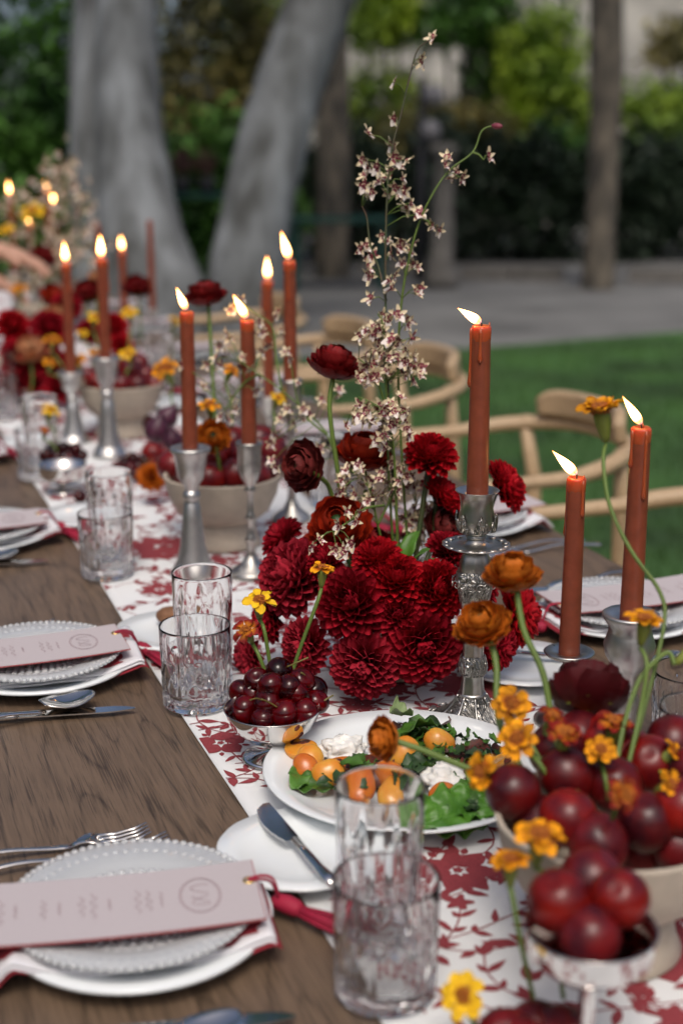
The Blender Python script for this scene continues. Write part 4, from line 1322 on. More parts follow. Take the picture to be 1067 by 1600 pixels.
        fl.add(*sphere(6, 8, lambda x_, y_, z_: (.050 + x_ * .004, y_ * .006, .009 + z_ * .004)), Matrix.Rotation(a, 4, 'Z'))
    ob('foot_relief', fl.mesh('foot_relief', M_SILVER), t)
    return t, (x, y), RT0 + Z(152)

st, (sx, sy), sz = ornate_stick(736, 1138, 766, 'ornate chased silver candlestick with scalloped drip pan beside the dahlias')
candle((sx, sy, sz + .0005), zat(sx, sy, 511) - sz, 'tall rust candle burning in the ornate silver candlestick', 1.02, seed=3, drips=2, fl=.78)
def pair(kind, base, top, ctop, slabel, clabel, lean, m, seed, lit=True, fl=1.0, drips=2):
    q = T(*base, .005)
    z0 = RT0 if RX0 < q.x < RX1 else TZ + .001
    t, zs = stick(kind, q.x, q.y, top, slabel, m, z0=z0)
    candle((q.x, q.y, zs + .0005), zat(q.x, q.y, ctop) - zs, clabel, lean, lit, seed=seed, fl=fl, drips=drips)
pair('dish', (884, 1126), 1016, 748, 'low silver candlestick with small dish behind the maroon flower', 'leaning-flame rust candle in the low dish candlestick', .80, M_SILVER, 5, fl=1.0)
pair('vase', (973, 1185), 957, 670, 'silver candlestick with vase-shaped socket behind the gold marigold', 'tall rust candle in the vase-shaped candlestick at the picture edge', .62, M_PEWTER, 8, fl=.9)
pair('trumpet', (303, 897), 698, 489, 'matt pewter candlestick with flared foot behind the cut tumbler', 'rust candle burning in the flared pewter candlestick', .40, M_PEWTER, 11, fl=.9)
pair('slim', (393, 897), 690, 502, 'slim silver candlestick with fluted socket before the plum bowl', 'rust candle with flame touching orchid sprigs in the slim candlestick', .52, M_SILVER, 12, fl=1.0)
pair('slim', (456, 812), 592, 410, 'silver candlestick behind the drooping brown ranunculus', 'rust candle seen just beside the tree base, behind the brown ranunculus', .28, M_SILVER, 13, fl=1.0)
pair('slim', (422, 715), 618, 440, 'silver candlestick hidden behind the plum bowl', 'rust candle with upright flame behind the fluted slim candlestick', 0.02, M_SILVER, 14, fl=1.0)
pair('trumpet', (172, 712), 557, 406, 'pewter candlestick with flared foot before the far plum bowl', 'rust candle in the pewter stick before the far plum bowl', 0.02, M_PEWTER, 15, fl=1.0)
pair('trumpet', (117, 690), 580, 413, 'pewter candlestick half covered by gold marigolds', 'rust candle rising behind the gold marigolds', 0.05, M_PEWTER, 16, fl=1.0)
pair('slim', (198, 562), 492, 394, 'silver candlestick behind the far dahlias', 'rust candle with bright flame before the grey trunk', 0.08, M_SILVER, 17, fl=1.0)
pair('slim', (240, 516), 482, 346, 'silver candlestick beyond the far plum bowl', 'unlit rust candle standing before the grey trunk', 0, M_SILVER, 18, lit=False)
pair('slim', (160, 522), 478, 352, 'silver candlestick behind the tall far candle', 'unlit rust candle mostly behind a lit candle', 0, M_SILVER, 19, lit=False)
pair('trumpet', (28, 508), 425, 306, 'pewter candlestick at the picture edge near the hands', 'far rust candle with its flame leftmost in the picture', .1, M_PEWTER, 20, fl=1.0)
pair('trumpet', (56, 512), 430, 354, 'pewter candlestick holding the shortest far candle', 'shortest far rust candle below the pale orchids', .05, M_PEWTER, 21, fl=1.0)
pair('slim', (94, 505), 428, 321, 'silver candlestick among the far pale orchids, nearer one', 'far rust candle among pale orchids, lower of two close flames', .05, M_SILVER, 22, fl=1.0)
pair('slim', (83, 485), 415, 301, 'silver candlestick among the far pale orchids, farther one', 'far rust candle among pale orchids, upper of two close flames', .05, M_SILVER, 23, fl=1.0)

# ================================================================== bowls, cups, fruit
def stone_bowl(px, py, label, z=RT0, R=.090):
    q = T(px, py, .005)
    t = thing('stone_bowl', label, 'bowl', (q.x, q.y, z), 0, 'beige footed stoneware bowls')
    prof = [(0, .036), (.046, .036), (.050, .038), (.070, .054), (.083, .080), (R - .0015, .106), (R - .0005, .109), (R - .004, .1095), (R - .006, .107), (.076, .080), (.060, .058), (.03, .047), (0, .046)]
    part('bowl', lathe(prof, 64), M_STONE, t)
    part('foot', lathe([(0, 0), (.056, 0), (.0575, .002), (.053, .012), (.050, .026), (.0505, .0382), (0, .038)], 48), M_STONE, t)
    return t
stone_bowl(946, 1472, 'beige stone bowl of plums and marigolds closest to the camera')
stone_bowl(350, 848, 'beige stone bowl of plums behind the pewter candlesticks')
stone_bowl(192, 678, 'beige stone bowl of plums among the far marigolds')
mbowl = stone_bowl(612, 1043, 'beige stone bowl under the red dahlia mound')
mbowl.scale = (.86, .86, .86)
def cup(px, py, label, toph, R=.049, z=RT0, stem=.018):
    q = T(px, py, .005)
    t = thing('metal_cup', label, 'cup', (q.x, q.y, z), 0, 'polished steel dessert cups')
    h = toph; b = h - .036
    part('foot', lathe([(0, 0), (.031, 0), (.032, .0015), (.028, .0035), (.012, .006), (.006, .009), (.0055, b - .004), (.009, b)], 40), M_STEEL, t)
    part('bowl', lathe([(0, b - .001), (.012, b), (.028, b + .006), (.041, b + .018), (R - .001, h - .002), (R, h), (R - .0012, h), (.040, b + .0195), (.027, b + .008), (.010, b + .002), (0, b + .0015)], 56), M_STEEL, t)
    return t
cupC = T(426, 1183, .005)
cup(426, 1183, 'small polished steel cup heaped with cherries beside the salad platter', .054, .0485)
cup(911, 1676, 'polished steel cup on a tall stem holding red plums', .110, .0435)
cupF = T(100, 768, .005)
cup(100, 768, 'far steel cup of cherries behind the cut tumbler', .05, .042)

ME_PLUM = [MB().add(*sphere(20, 28, lambda x, y, z, e=e: ((x * (1 - .05 * math.exp(-((math.atan2(y, x)) / .16) ** 2))), y, z * e - .10 * math.exp(-((x * x + y * y) / .05)) * (1 if z > 0 else .3)))).mesh('plum', mm) for e, mm in ((1.06, M_PLUM), (.98, M_PLUM), (1.0, M_PLUMR))]
rpl = random.Random(31)
def plum_at(c, r, k=None):
    o = ob('plum', ME_PLUM[rpl.randrange(3) if k is None else k], None, Matrix.Translation(c) @ zdir((rpl.uniform(-.7, .7), rpl.uniform(-.7, .7), rpl.uniform(.3, 1))) @ Matrix.Rotation(rpl.uniform(0, 6), 4, 'Z') @ Matrix.Diagonal((r, r, r, 1)))
    return o
def plums(px_list, zc, r, text, where, group, kinds=None):
    out = []
    for i, a in enumerate(px_list):
        h = a[2] if len(a) > 2 else zc
        c = T(a[0], a[1], h) if h < .8 else P(a[0], a[1], h)
        o = plum_at(c, r * rpl.uniform(.95, 1.05), kinds[i] if kinds else None)
        tag(o, '', 'plum', group); out.append(o)
    ranks(out, text, where)
    return out
plums([(802, 1238, 1.09), (884, 1210, 1.11), (944, 1160, 1.17), (1014, 1194, 1.14), (1009, 1285, 1.06), (887, 1278, 1.06), (934, 1318, 1.045), (1066, 1262, 1.06), (868, 1172, 1.16), (960, 1228, 1.11), (1060, 1322, 1.07), (980, 1180, 1.16), (1085, 1205, 1.12), (845, 1290, 1.09), (1000, 1330, 1.09), (905, 1150, 1.18), (1050, 1160, 1.17)],
      .11, .0228, 'dark red plum in the big front stone bowl', '', 'plums in the front bowl', [0, 0, 2, 2, 0, 2, 0, 2, 1, 0, 1, 0, 1, 0, 1, 1, 0])
plums([(873, 1408, .945), (968, 1404, .940), (922, 1376, .975), (921, 1462, .930)], .08, .0212, 'red plum in the stemmed steel cup', '', 'plums in the steel cup', [2, 2, 0, 1])
plums([(368, 742, 2.15), (272, 728, 2.19), (328, 748, 2.14), (415, 738, 2.17), (345, 704, 2.22), (385, 712, 2.20), (300, 712, 2.22), (300, 748, 2.14), (398, 748, 2.14), (330, 715, 2.18), (425, 706, 2.22), (362, 690, 2.26), (312, 690, 2.26), (405, 690, 2.26)], .1, .0258, 'dark plum in the stone bowl behind the pewter candlestick', '', 'plums in the middle bowl')
plums([(150, 596, 2.98), (175, 586, 3.0), (205, 578, 3.02), (228, 586, 3.0), (242, 600, 2.98), (190, 600, 2.96), (215, 602, 2.96), (140, 588, 3.02), (165, 572, 3.06), (218, 568, 3.06)], .1, .0225, 'dark plum in the far stone bowl', '', 'plums in the far bowl')
plums([(196, 660, .026), (229, 664, .024), (240, 708, .026)], .025, .0225, 'loose plum on the runner before the far bowl', '', 'loose plums on the runner')

ME_CHERRY = MB().add(*sphere(14, 18, lambda x, y, z: (x * 1.04, y, z * .92 - .22 * math.exp(-((x * x + y * y) / .06)) * (z > 0)))).mesh('cherry', M_CHERRY)
ME_CST = MB().add(*tube(smooth_path([(0, 0, .7), (.1, 0, 1.4), (.5, .1, 2.3)], 4), [.06] * 9, 6)).mesh('stem', M_CSTEM)
def cherry_at(c, r, stem, rng):
    d = zdir((rng.uniform(-.9, .9), rng.uniform(-.9, .3), rng.uniform(.1, 1)))
    o = ob('cherry', ME_CHERRY, None, Matrix.Translation(c) @ d @ Matrix.Rotation(rng.uniform(0, 6), 4, 'Z') @ Matrix.Diagonal((r, r, r, 1)))
    if stem: ob('stem', ME_CST, o)
    return o
rc = random.Random(17)
def crop(x, y): return 240 + x / 3.556, 860 + y / 3.556
CH = [(490, 790, .062), (515, 882, .058), (632, 848, .066), (652, 757, .080), (725, 902, .060), (612, 935, .054), (797, 792, .074), (840, 897, .058), (905, 842, .060), (700, 670, .086), (575, 725, .076), (820, 725, .080), (885, 775, .066), (750, 760, .080), (690, 830, .062), (560, 800, .062), (740, 850, .056)]
ch = []
for i, (a, b, h) in enumerate(CH):
    px, py = crop(a, b)
    c = T(px, py, h - .004)
    o = cherry_at(c, .0142 * rc.uniform(.92, 1.06), i in (2, 4, 7, 9, 12), rc); tag(o, '', 'cherry', 'cherries in the front steel cup'); ch.append(o)
ranks(ch, 'glossy dark cherry in the front steel cup')
ch = []
for px, py, h in ((72, 712, .052), (90, 715, .052), (110, 718, .05), (128, 712, .05), (100, 700, .062), (118, 702, .06), (82, 702, .058)):
    o = cherry_at(T(px, py, h), .012, False, rc); tag(o, '', 'cherry', 'cherries in the far steel cup'); ch.append(o)
ranks(ch, 'dark cherry in the far steel cup')
ch = []
for px, py in ((195, 722), (208, 716), (218, 730), (226, 718), (205, 732), (185, 730), (126, 776), (232, 730), (214, 742)):
    o = cherry_at(T(px, py, .017), .012, rc.random() < .5, rc); tag(o, '', 'cherry', 'cherries spilled on the runner'); ch.append(o)
ranks(ch, 'dark cherry spilled on the runner by the far bowl')
ch = []
for px, py in ((790, 1622), (838, 1610), (876, 1618), (820, 1634)):
    o = plum_at(T(px, py, .026), .0205, 1); tag(o, '', 'plum', 'plums at the bottom edge'); ch.append(o)
ranks(ch, 'dark plum on the runner at the bottom edge')

# ================================================================== salad platter
pq = T(632, 1222, .012)
pl = thing('salad_platter', 'large round white platter of tomato and curd salad', 'platter', (pq.x, pq.y, RT0), 0)
part('platter_body', lathe([(0, 0), (.085, 0), (.092, .002), (.118, .014), (.134, .022), (.136, .0235), (.1345, .025), (.117, .0185), (.095, .0085), (.05, .006), (0, .006)], 96), M_CHINA, pl)
PZ = RT0 - TZ + .012
M_CUT = mat('tomato_flesh', (.74, .40, .075), .15, col2=(.66, .24, .025), vscale=220, bump=.4, bscale=260)
def wedge(r, seed):
    rng = random.Random(seed)
    half = math.radians(rng.uniform(42, 58)); el = rng.uniform(1.15, 1.4)
    def shell(u, v):
        a = -half + 2 * half * u; b = -PI / 2 + PI * v
        k = 1 + .07 * noise.noise(Vector((a * 1.5, b * 1.5, seed)))
        return (el * r * k * math.sin(b), r * k * math.cos(b) * math.sin(a), -r * k * math.cos(b) * math.cos(a) + .45 * r)
    b = MB().add(*grid(shell, 8, 12), mi=0)
    for sg in (-1, 1):
        def face(u, v, sg=sg):
            bb_ = -PI / 2 + PI * v; a = sg * half
            k = 1 + .07 * noise.noise(Vector((a * 1.5, bb_ * 1.5, seed)))
            p = (el * r * k * math.sin(bb_), r * k * math.cos(bb_) * math.sin(a) * u, -r * k * math.cos(bb_) * math.cos(a) * u + .45 * r)
            dent = -.10 * r * math.sin(PI * u) * math.cos(bb_)
            return (p[0], p[1], p[2] + dent)
        b.add(*grid(face, 5, 12), mi=1)
    return b
def tomato_half(px, py, r, m, label, tilt, char=True, h=.012, sq_=.62):
    if not char and (px + py) % 2 != 0:
        c = T(px, py, PZ + h * .75 + .005)
        seed = rpl.randrange(999)
        t = thing('tomato_wedge', label, 'tomato', c, 0, 'grilled tomato pieces on the platter', R=Matrix.Rotation(rpl.uniform(-.9, .9), 4, 'Z') @ Matrix.Rotation(rpl.uniform(.15, .75), 4, 'X'))
        ob('flesh', wedge(r * 1.12, seed).mesh('flesh', [m, M_CUT]), t)
        return t
    c = T(px, py, PZ + h)
    d = (Vector((-FW.x, -FW.y, 0)).normalized() * math.sin(tilt) + Vector((0, 0, 1)) * math.cos(tilt))
    t = thing('tomato_half', label, 'tomato', c, 0, 'grilled tomato pieces on the platter', R=zdir(d, rpl.uniform(0, 6)))
    prof = [(0, -sq_ * 1.2)] + [(math.cos(a), math.sin(a) * sq_ * 1.2) for a in [-PI / 2 + PI / 2 * i / 8 for i in range(1, 9)]] + [(.97, .05), (.85, .07), (0, .06)]
    nse = rpl.uniform(0, 50)
    if not char: prof = [(0, -.35), (.6, -.35), (.95, -.2)] + [(math.cos(a) ** .85, math.sin(a) * .62) for a in [PI / 2 * i / 8 for i in range(0, 8)]] + [(0, .62)]
    part('flesh', lathe([(a * r, b * r) for a, b in prof], 28, lambda th, rr, z, i: rr * (1 + (.07 if char else .09) * noise.noise(Vector((math.cos(th) * 1.1, math.sin(th) * 1.1, nse + z * 30)))) * (1 if char else (.90 + .10 * math.cos(2 * th)))), m, t)
    if char:
        b = MB()
        for _ in range(6):
            a = rpl.uniform(0, 6.28); q = rpl.uniform(.2, .75) * r; s = rpl.uniform(.12, .28) * r
            b.add(*sphere(5, 8, lambda x, y, z: (q * math.cos(a) + x * s * 1.4, q * math.sin(a) + y * s, .06 * r + z * s * .12)))
        ob('char_mark', b.mesh('char_mark', M_CHAR), t)
    return t
tomato_half(470, 1168, .0165, M_TOMY, 'yellow tomato half with char, at the platter rim by the cherries', .12)
tomato_half(484, 1190, .0170, M_TOMY, 'pale yellow tomato wedge below the charred half', .9, False)
tomato_half(478, 1200, .0150, M_TOMO, 'orange tomato wedge above the small basil leaf', .9, False)
tomato_half(512, 1208, .0165, M_TOMY, 'amber tomato piece beside the basil leaf', 1.0, False)
tomato_half(537, 1202, .0195, M_TOMO, 'large charred orange tomato half below the curd', .22)
tomato_half(608, 1212, .0170, M_TOMO, 'orange tomato slice behind the tall front glass', .9, False)
tomato_half(632, 1178, .0175, M_TOMY, 'pale yellow tomato wedge in the middle of the salad', 1.1, False, .018)
tomato_half(686, 1160, .0165, M_TOMY, 'yellow tomato wedge near the ornate candlestick', 1.15, False, .018)
tomato_half(690, 1242, .0150, M_TOMO, 'round amber tomato before the second curd heap', .3, False, .010)
tomato_half(560, 1238, .0170, M_TOMO, 'orange tomato half seen through the glass rim', .5, False)
tomato_half(612, 1246, .0165, M_TOMY, 'yellow tomato half seen through the glass rim', .5, False)
tomato_half(787, 1192, .0160, M_TOMY, 'yellow tomato slice at the far end of the platter', .9, False)
def curd(px, py, r, label, seed):
    c = T(px, py, PZ + .008)
    rng = random.Random(seed)
    b = MB()
    def dome(x, y, z):
        n1 = noise.noise(Vector((x * 2.2, y * 2.2, z * 2.2 + seed))); n2 = noise.noise(Vector((x * 5.5, y * 5.5, z * 5.5 + seed))); n3 = noise.noise(Vector((x * 12, y * 12, z * 12 + seed)))
        k = r * (.80 + .34 * n1 + .22 * abs(n2) + .10 * abs(n3))
        return (x * k, y * k * .95, max(-.004, z * k * .62))
    b.add(*sphere(40, 56, dome))
    for i in range(16):
        a = rng.uniform(0, 6.28); q = r * rng.uniform(.85, 1.25); s = r * rng.uniform(.06, .13); ph = rng.uniform(0, 9)
        b.add(*sphere(6, 8, lambda x, y, z: (q * math.cos(a) + s * x * (1 + .7 * noise.noise(Vector((x, y, z + ph)))), q * math.sin(a) + s * y, s * z * .8)))
    o = ob('curd_heap', b.mesh('curd_heap', M_CURD), None, Matrix.Translation(c))
    return tag(o, label, 'cheese', 'white curd heaps on the platter')
curd(536, 1172, .024, 'crumbly white curd heap beside the charred yellow tomato', 1)
curd(695, 1216, .026, 'crumbly white curd heap beside the lettuce leaf', 2)
curd(622, 1142, .013, 'small white curd heap at the back of the salad', 3)
def lettuce_fn(L, W, seed):
    def fn(u, v):
        s = 2 * v - 1
        wv = W * math.sin(PI * (u * .94 + .04)) ** .55 * (1 + .06 * math.sin(u * 31 + seed))
        z = .007 * noise.noise(Vector((u * 3, s * 1.6, seed))) + .0022 * noise.noise(Vector((u * 9, s * 5, seed))) + .0045 * math.sin(u * 26 + seed + 2 * s) * abs(s) ** 1.5 + .3 * W * s * s - .002 * math.exp(-(s / .07) ** 2)
        return (L * (u - .5), s * wv, z)
    return fn
def leaf_fn(L, W, curl, ruff, seed, fold=.35):
    def fn(u, v):
        s = 2 * v - 1
        wv = W * math.sin(PI * (u * .96 + .03) ** .75) 
        y = s * wv
        return (L * (u - .5), y, fold * abs(y) + curl * (u - .5) ** 2 * 4 * L + ruff * math.sin(u * 17 + seed + s * 2) * abs(s) + .15 * ruff * noise.noise(Vector((u * 9, s * 4, seed))))
    return fn
def leaf(px, py, L, W, label, az, tilt, m=None, h=.014, ruff=.003, curl=-.1, name='basil_leaf', cat='leaf', seed=0):
    c = T(px, py, PZ + h)
    o = ob(name, MB().add(*(slab(lettuce_fn(L, W, seed), 44, 28, .0005) if name == 'lettuce_leaf' else slab(leaf_fn(L, W, curl, ruff, seed), 16, 10, .0006))).mesh(name, m or M_LEAF), None, Matrix.Translation(c) @ Matrix.Rotation(az, 4, 'Z') @ Matrix.Rotation(tilt, 4, 'X'))
    return tag(o, label, cat, 'green leaves on the salad')
leaf(492, 1227, .046, .014, 'flat green basil leaf at the platter rim', -.5, .25, h=.006, seed=1)
leaf(468, 1212, .042, .011, 'narrow green basil leaf below the yellow wedge', 1.1, .3, h=.010, seed=2)
leaf(624, 1116, .040, .012, 'pale upright leaf at the back of the salad', 1.4, .2, mat('pale_leaf', (.22, .30, .12), .5, var=.3), h=.030, seed=3, curl=.3)
leaf(652, 1136, .050, .017, 'broad basil leaf near the ornate candlestick', .3, -.5, h=.026, seed=4)
leaf(676, 1146, .045, .014, 'darker basil leaf touching the yellow wedge', -.4, -.4, M_LEAFD, h=.022, seed=5)
leaf(566, 1196, .036, .011, 'small basil leaf between curd and rust flower', .9, .3, h=.014, seed=6)
leaf(655, 1192, .036, .012, 'dark leaf in the middle of the salad', .2, .4, M_LEAFD, h=.018, seed=8)
leaf(745, 1205, .034, .010, 'small leaf in front of the second curd heap', .8, -.2, h=.018, seed=9)
leaf(712, 1272, .085, .026, 'large frilly lettuce leaf at the near platter rim', .10, .55, mat('lettuce', (.085, .23, .022), .42, col2=(.045, .15, .014), vscale=40, bump=.5, bscale=140), h=.010, ruff=.007, curl=-.05, name='lettuce_leaf', seed=7)
leaf(745, 1262, .055, .020, 'small frilly lettuce leaf beside the stone bowl', -.4, .4, MATS['lettuce'], h=.010, ruff=.006, name='lettuce_leaf', seed=10)
gm = MB()
rl = random.Random(8)
for i in range(210):
    px, py = rl.choice(((rl.gauss(705, 32), rl.gauss(1168, 14)), (rl.gauss(655, 26), rl.gauss(1150, 12)), (rl.gauss(755, 20), rl.gauss(1185, 14)), (rl.gauss(575, 30), rl.gauss(1205, 12)), (rl.gauss(745, 18), rl.gauss(1235, 14)), (rl.gauss(640, 26), rl.gauss(1195, 16))))
    c = T(px, py, PZ + rl.uniform(.002, .022))
    if (c - Vector((pq.x, pq.y, c.z))).length > .118: continue
    L = rl.uniform(.010, .026)
    v, f = grid(leaf_fn(L, L * rl.uniform(.25, .42), rl.uniform(-.4, .2), .002, i), 5, 4)
    gm.add(v, f, Matrix.Translation(c) @ Matrix.Rotation(rl.uniform(0, 6.3), 4, 'Z') @ Matrix.Rotation(rl.uniform(-.8, .8), 4, 'X'), mi=rl.choice((0, 0, 1, 1, 2)))
o = ob('chopped_greens', gm.mesh('chopped_greens', [M_LEAFD, M_LEAF, M_CHAR])); tag(o, 'chopped dark herbs and greens scattered over the salad', 'salad greens'); o['kind'] = 'stuff'
o = part('roast_shallot', sphere(12, 16, lambda x, y, z: (x * .05, y * .035, z * .010 + .004 * math.sin(7 * x) * math.sin(9 * y))), M_CHAR, None, Matrix.Translation(T(600, 1205, PZ + .004)))
tag(o, 'dark charred vegetable bed under the tomatoes on the platter', 'vegetable')

# ================================================================== flowers
def petal_grid(W, cup_, bend_, tip=.8, nu=7, nv=6, ruff=0.0, inroll=0.0):
    def fn(u, v):
        s = 2 * v - 1
        wv = W * (math.sin(PI * (u * .93 + .035) ** tip)) ** .75 + .02 * (1 - u)
        ang = s * (1.0 + inroll * (1 - u))
        y = wv * math.sin(ang) / math.sin(1.0) if inroll == 0 else wv * math.sin(ang)
        z = cup_ * wv * (1 - math.cos(ang)) * 1.6 + bend_ * u * u + ruff * math.sin(s * 7 + u * 3) * u * u * abs(s)
        return (u, y, z)
    return grid(fn, nu, nv)
def petal_me(name, m, *a, **k): return MB().add(*petal_grid(*a, **k)).mesh(name, m)
M_DAHLIAC = petal_mat('dusty_dahlia_petal', (0.15, 0.0012, 0.005), (0.36, 0.018, 0.034), 0.55, 0.28)
DP = {}
for key, m in (('d', M_DAHLIA), ('b', M_DAHLIAB), ('c', M_DAHLIAC)):
    DP[key] = [petal_me('petal', m, .25, 1.25, .16, 1.25), petal_me('petal', m, .26, 1.5, .28, 1.2), petal_me('petal', m, .30, 1.8, .60, 1.0)]
M_CORE = mat('dahlia_core', (.05, .002, .004), .7)
ME_CORE = MB().add(*sphere(8, 12)).mesh('receptacle', M_CORE)
def dahlia(c, d, R, label, key='d', stem=None, n=None, rng=None, lo=-.34, group='red dahlias in the centre mound', flat=.86):
    rng = rng or random.Random(int(c[0] * 9999) % 1000)
    t = thing('dahlia', label, 'flower', c, 0, group, R=zdir(d, rng.uniform(0, 6)))
    n = n or int((84 + R * 1300) * rng.uniform(.82, 1.12))
    flat *= rng.uniform(.85, 1.08); wv_ = rng.uniform(.88, 1.15)
    ob('receptacle', ME_CORE, t, Matrix.Diagonal((R * .30, R * .30, R * .26, 1)))
    for i in range(n):
        q = (i + .5) / n
        cz = lo + (.97 - lo) * q ** .92
        ph = math.acos(max(-1, min(1, cz)))
        th = i * 2.39996 + rng.uniform(-.08, .08)
        dr = Vector((math.sin(ph) * math.cos(th), math.sin(ph) * math.sin(th), math.cos(ph)))
        nn = Vector((-math.cos(ph) * math.cos(th), -math.cos(ph) * math.sin(th), math.sin(ph)))
        L = R * (.74 - .30 * q ** 2.2) * rng.uniform(.94, 1.06)
        pm = DP[key][0 if q < .5 else (1 if q < .8 else 2)]
        wsc = 1.0 if q < .5 else (.92 if q < .8 else .8)
        M = Matrix.Diagonal((1, 1, flat, 1)) @ Matrix.Translation(dr * R * .27) @ xdir(dr, nn) @ Matrix.Rotation(rng.uniform(-.12, .12), 4, 'X') @ Matrix.Diagonal((L, L * wsc * wv_, L, 1))
        loc, rt, sc_ = M.decompose()
        ob('petal', pm, t, Matrix.LocRotScale(loc, rt, sc_))
    if stem:
        inv = t.matrix_basis.inverted()
        part('stem', tube([inv @ p for p in smooth_path(stem, 5)], .0032, 8), M_STEMD, t)
    return t

ARR = Vector(P(612, 978, 1.69))
def on_ball(px, py, R=.155, c=None):
    """front point of the mound's ball seen at a pixel"""
    c = c or ARR
    d = (P(px, py, 1) - CAM).normalized()
    oc = CAM - c
    b = oc.dot(d); k = oc.dot(oc) - R * R; disc = b * b - k
    tt = -b - math.sqrt(max(0, disc)) if disc > 0 else -b
    return CAM + d * tt
def on_mound(px, py, R=.150, pull=.0):
    p = on_ball(px, py, R)
    n = (p - ARR); n.z *= .8
    return p, n.normalized()
back = -FW
for px, py, r, key, lab, ox in (
    (551, 945, 58, 'd', 'large dark red dahlia in the middle of the mound', (0, 0, .25)),
    (661, 1010, 58, 'd', 'large dark red dahlia low beside the ornate candlestick', (0, 0, -.1)),
    (570, 1038, 54, 'c', 'large red dahlia lowest at the front of the mound', (-.1, 0, -.1)),
    (682, 922, 48, 'b', 'dark red dahlia with deep centre touching the candlestick stem', (.1, 0, .2)),
    (620, 908, 46, 'b', 'bright red dahlia facing upward at the top of the mound', (0, 0, .6)),
    (462, 903, 62, 'c', 'large crimson dahlia above the yellow marigolds', (-.2, 0, .3)),
    (481, 1008, 44, 'c', 'crimson dahlia behind the marigold stem', (-.5, 0, 0)),
    (395, 1028, 36, 'c', 'small crimson dahlia low beside the cherry cup', (-.7, 0, 0)),
    (425, 965, 40, 'd', 'dark crimson dahlia behind the two marigold heads', (-.5, .2, 0)),
    (443, 843, 38, 'd', 'small red dahlia at the upper shoulder of the mound', (-.3, 0, .5)),
    (800, 960, 52, 'b', 'crimson dahlia showing beyond the ornate candlestick', (.6, 0, .1)),
    (775, 1010, 40, 'd', 'low crimson dahlia just beyond the candlestick knop', (.5, 0, -.1)),
    (622, 962, 38, 'd', 'small dark dahlia wedged between the big ones in mid mound', (0, 0, .2)),
    (745, 1000, 40, 'd', 'dark dahlia hidden behind the candlestick stem', (.3, 0, -.1)),
    (590, 875, 40, 'b', 'deep red dahlia tucked under the orange ranunculus', (0, .3, .8)),
    (700, 862, 38, 'd', 'dark dahlia behind the drip pan', (.3, .4, .5)),
    (510, 880, 36, 'd', 'shadowed dahlia under the rust ranunculus', (-.2, .2, .6)),
    (745, 915, 38, 'd', 'shadowed red dahlia right behind the candlestick', (.4, .2, .3))):
    p, n = on_mound(px, py)
    n = (n + Vector(ox) + back * .25).normalized()
    dahlia(p, n, r * proj(p)[2] / FPX * 1.05, lab, key)
sb = P(640, 960, 1.68)
for px, py, Z, r, dr, lab, key in ((672, 717, 1.66, 43, (-.1, -.55, .75), 'bright red dahlia on a stem above the mound', 'b'), (686, 778, 1.68, 38, (.35, -.2, .45), 'bright red dahlia seen from behind, left of the silver cup', 'b'), (783, 762, 1.72, 44, (.55, -.45, .45), 'bright red dahlia behind the tall candle', 'b')):
    p = P(px, py, Z)
    dahlia(p, dr, r * Z / FPX * 1.04, lab, key, stem=[p - Vector(dr).normalized() * .006, P(px - 12 - (30 if px > 750 else 0), py + 75, Z + .01), sb + Vector((0, 0, .02))], lo=-.1, group='red dahlias standing above the mound')

def ran_petal(ruff, openness, name, m):
    """cupped patch from the flower's base up round its side"""
    def fn(u, v):
        s = 2 * v - 1
        ph = PI * (.98 - u * openness)                  # polar angle from the flower's axis
        wd = .62 * math.sin(PI * min(1, u * .70 + .13)) ** .7
        th = s * wd * 1.0
        r = 1.0 + .05 * u * u + ruff * math.sin(s * 5.0 + 1) * u * u + .02 * math.sin(s * 11) * u ** 3
        sx_ = math.sin(ph) * .98 + .12 * u
        return (r * sx_ * math.cos(th), r * sx_ * math.sin(th), -r * math.cos(ph) * -1.0 * .82)
    v, f = grid(fn, 8, 8)
    return MB().add(v, f).mesh(name, m)
RP = {}
def ran_set(key, m): RP[key] = [ran_petal(.05, .50, 'petal', m), ran_petal(.03, .62, 'petal', m), ran_petal(.02, .78, 'petal', m)]
for k_, m_ in (('r', M_RANR), ('o', M_RANO), ('n', M_RANB), ('a', M_AMBER), ('p', M_PEACH), ('m', M_RANM)): ran_set(k_, m_)
def flower_root(kind, c, d, label, stem, group, cat='flower', stemr=.0026, sm=None, seed=0):
    t = thing(kind, label, cat, c, 0, group, R=zdir(d, seed))
    if stem:
        inv = t.matrix_basis.inverted()
        pp = smooth_path(stem, 7)
        part('stem', tube([inv @ p for p in pp], stemr, 8), sm or M_STEM, t)
    return t
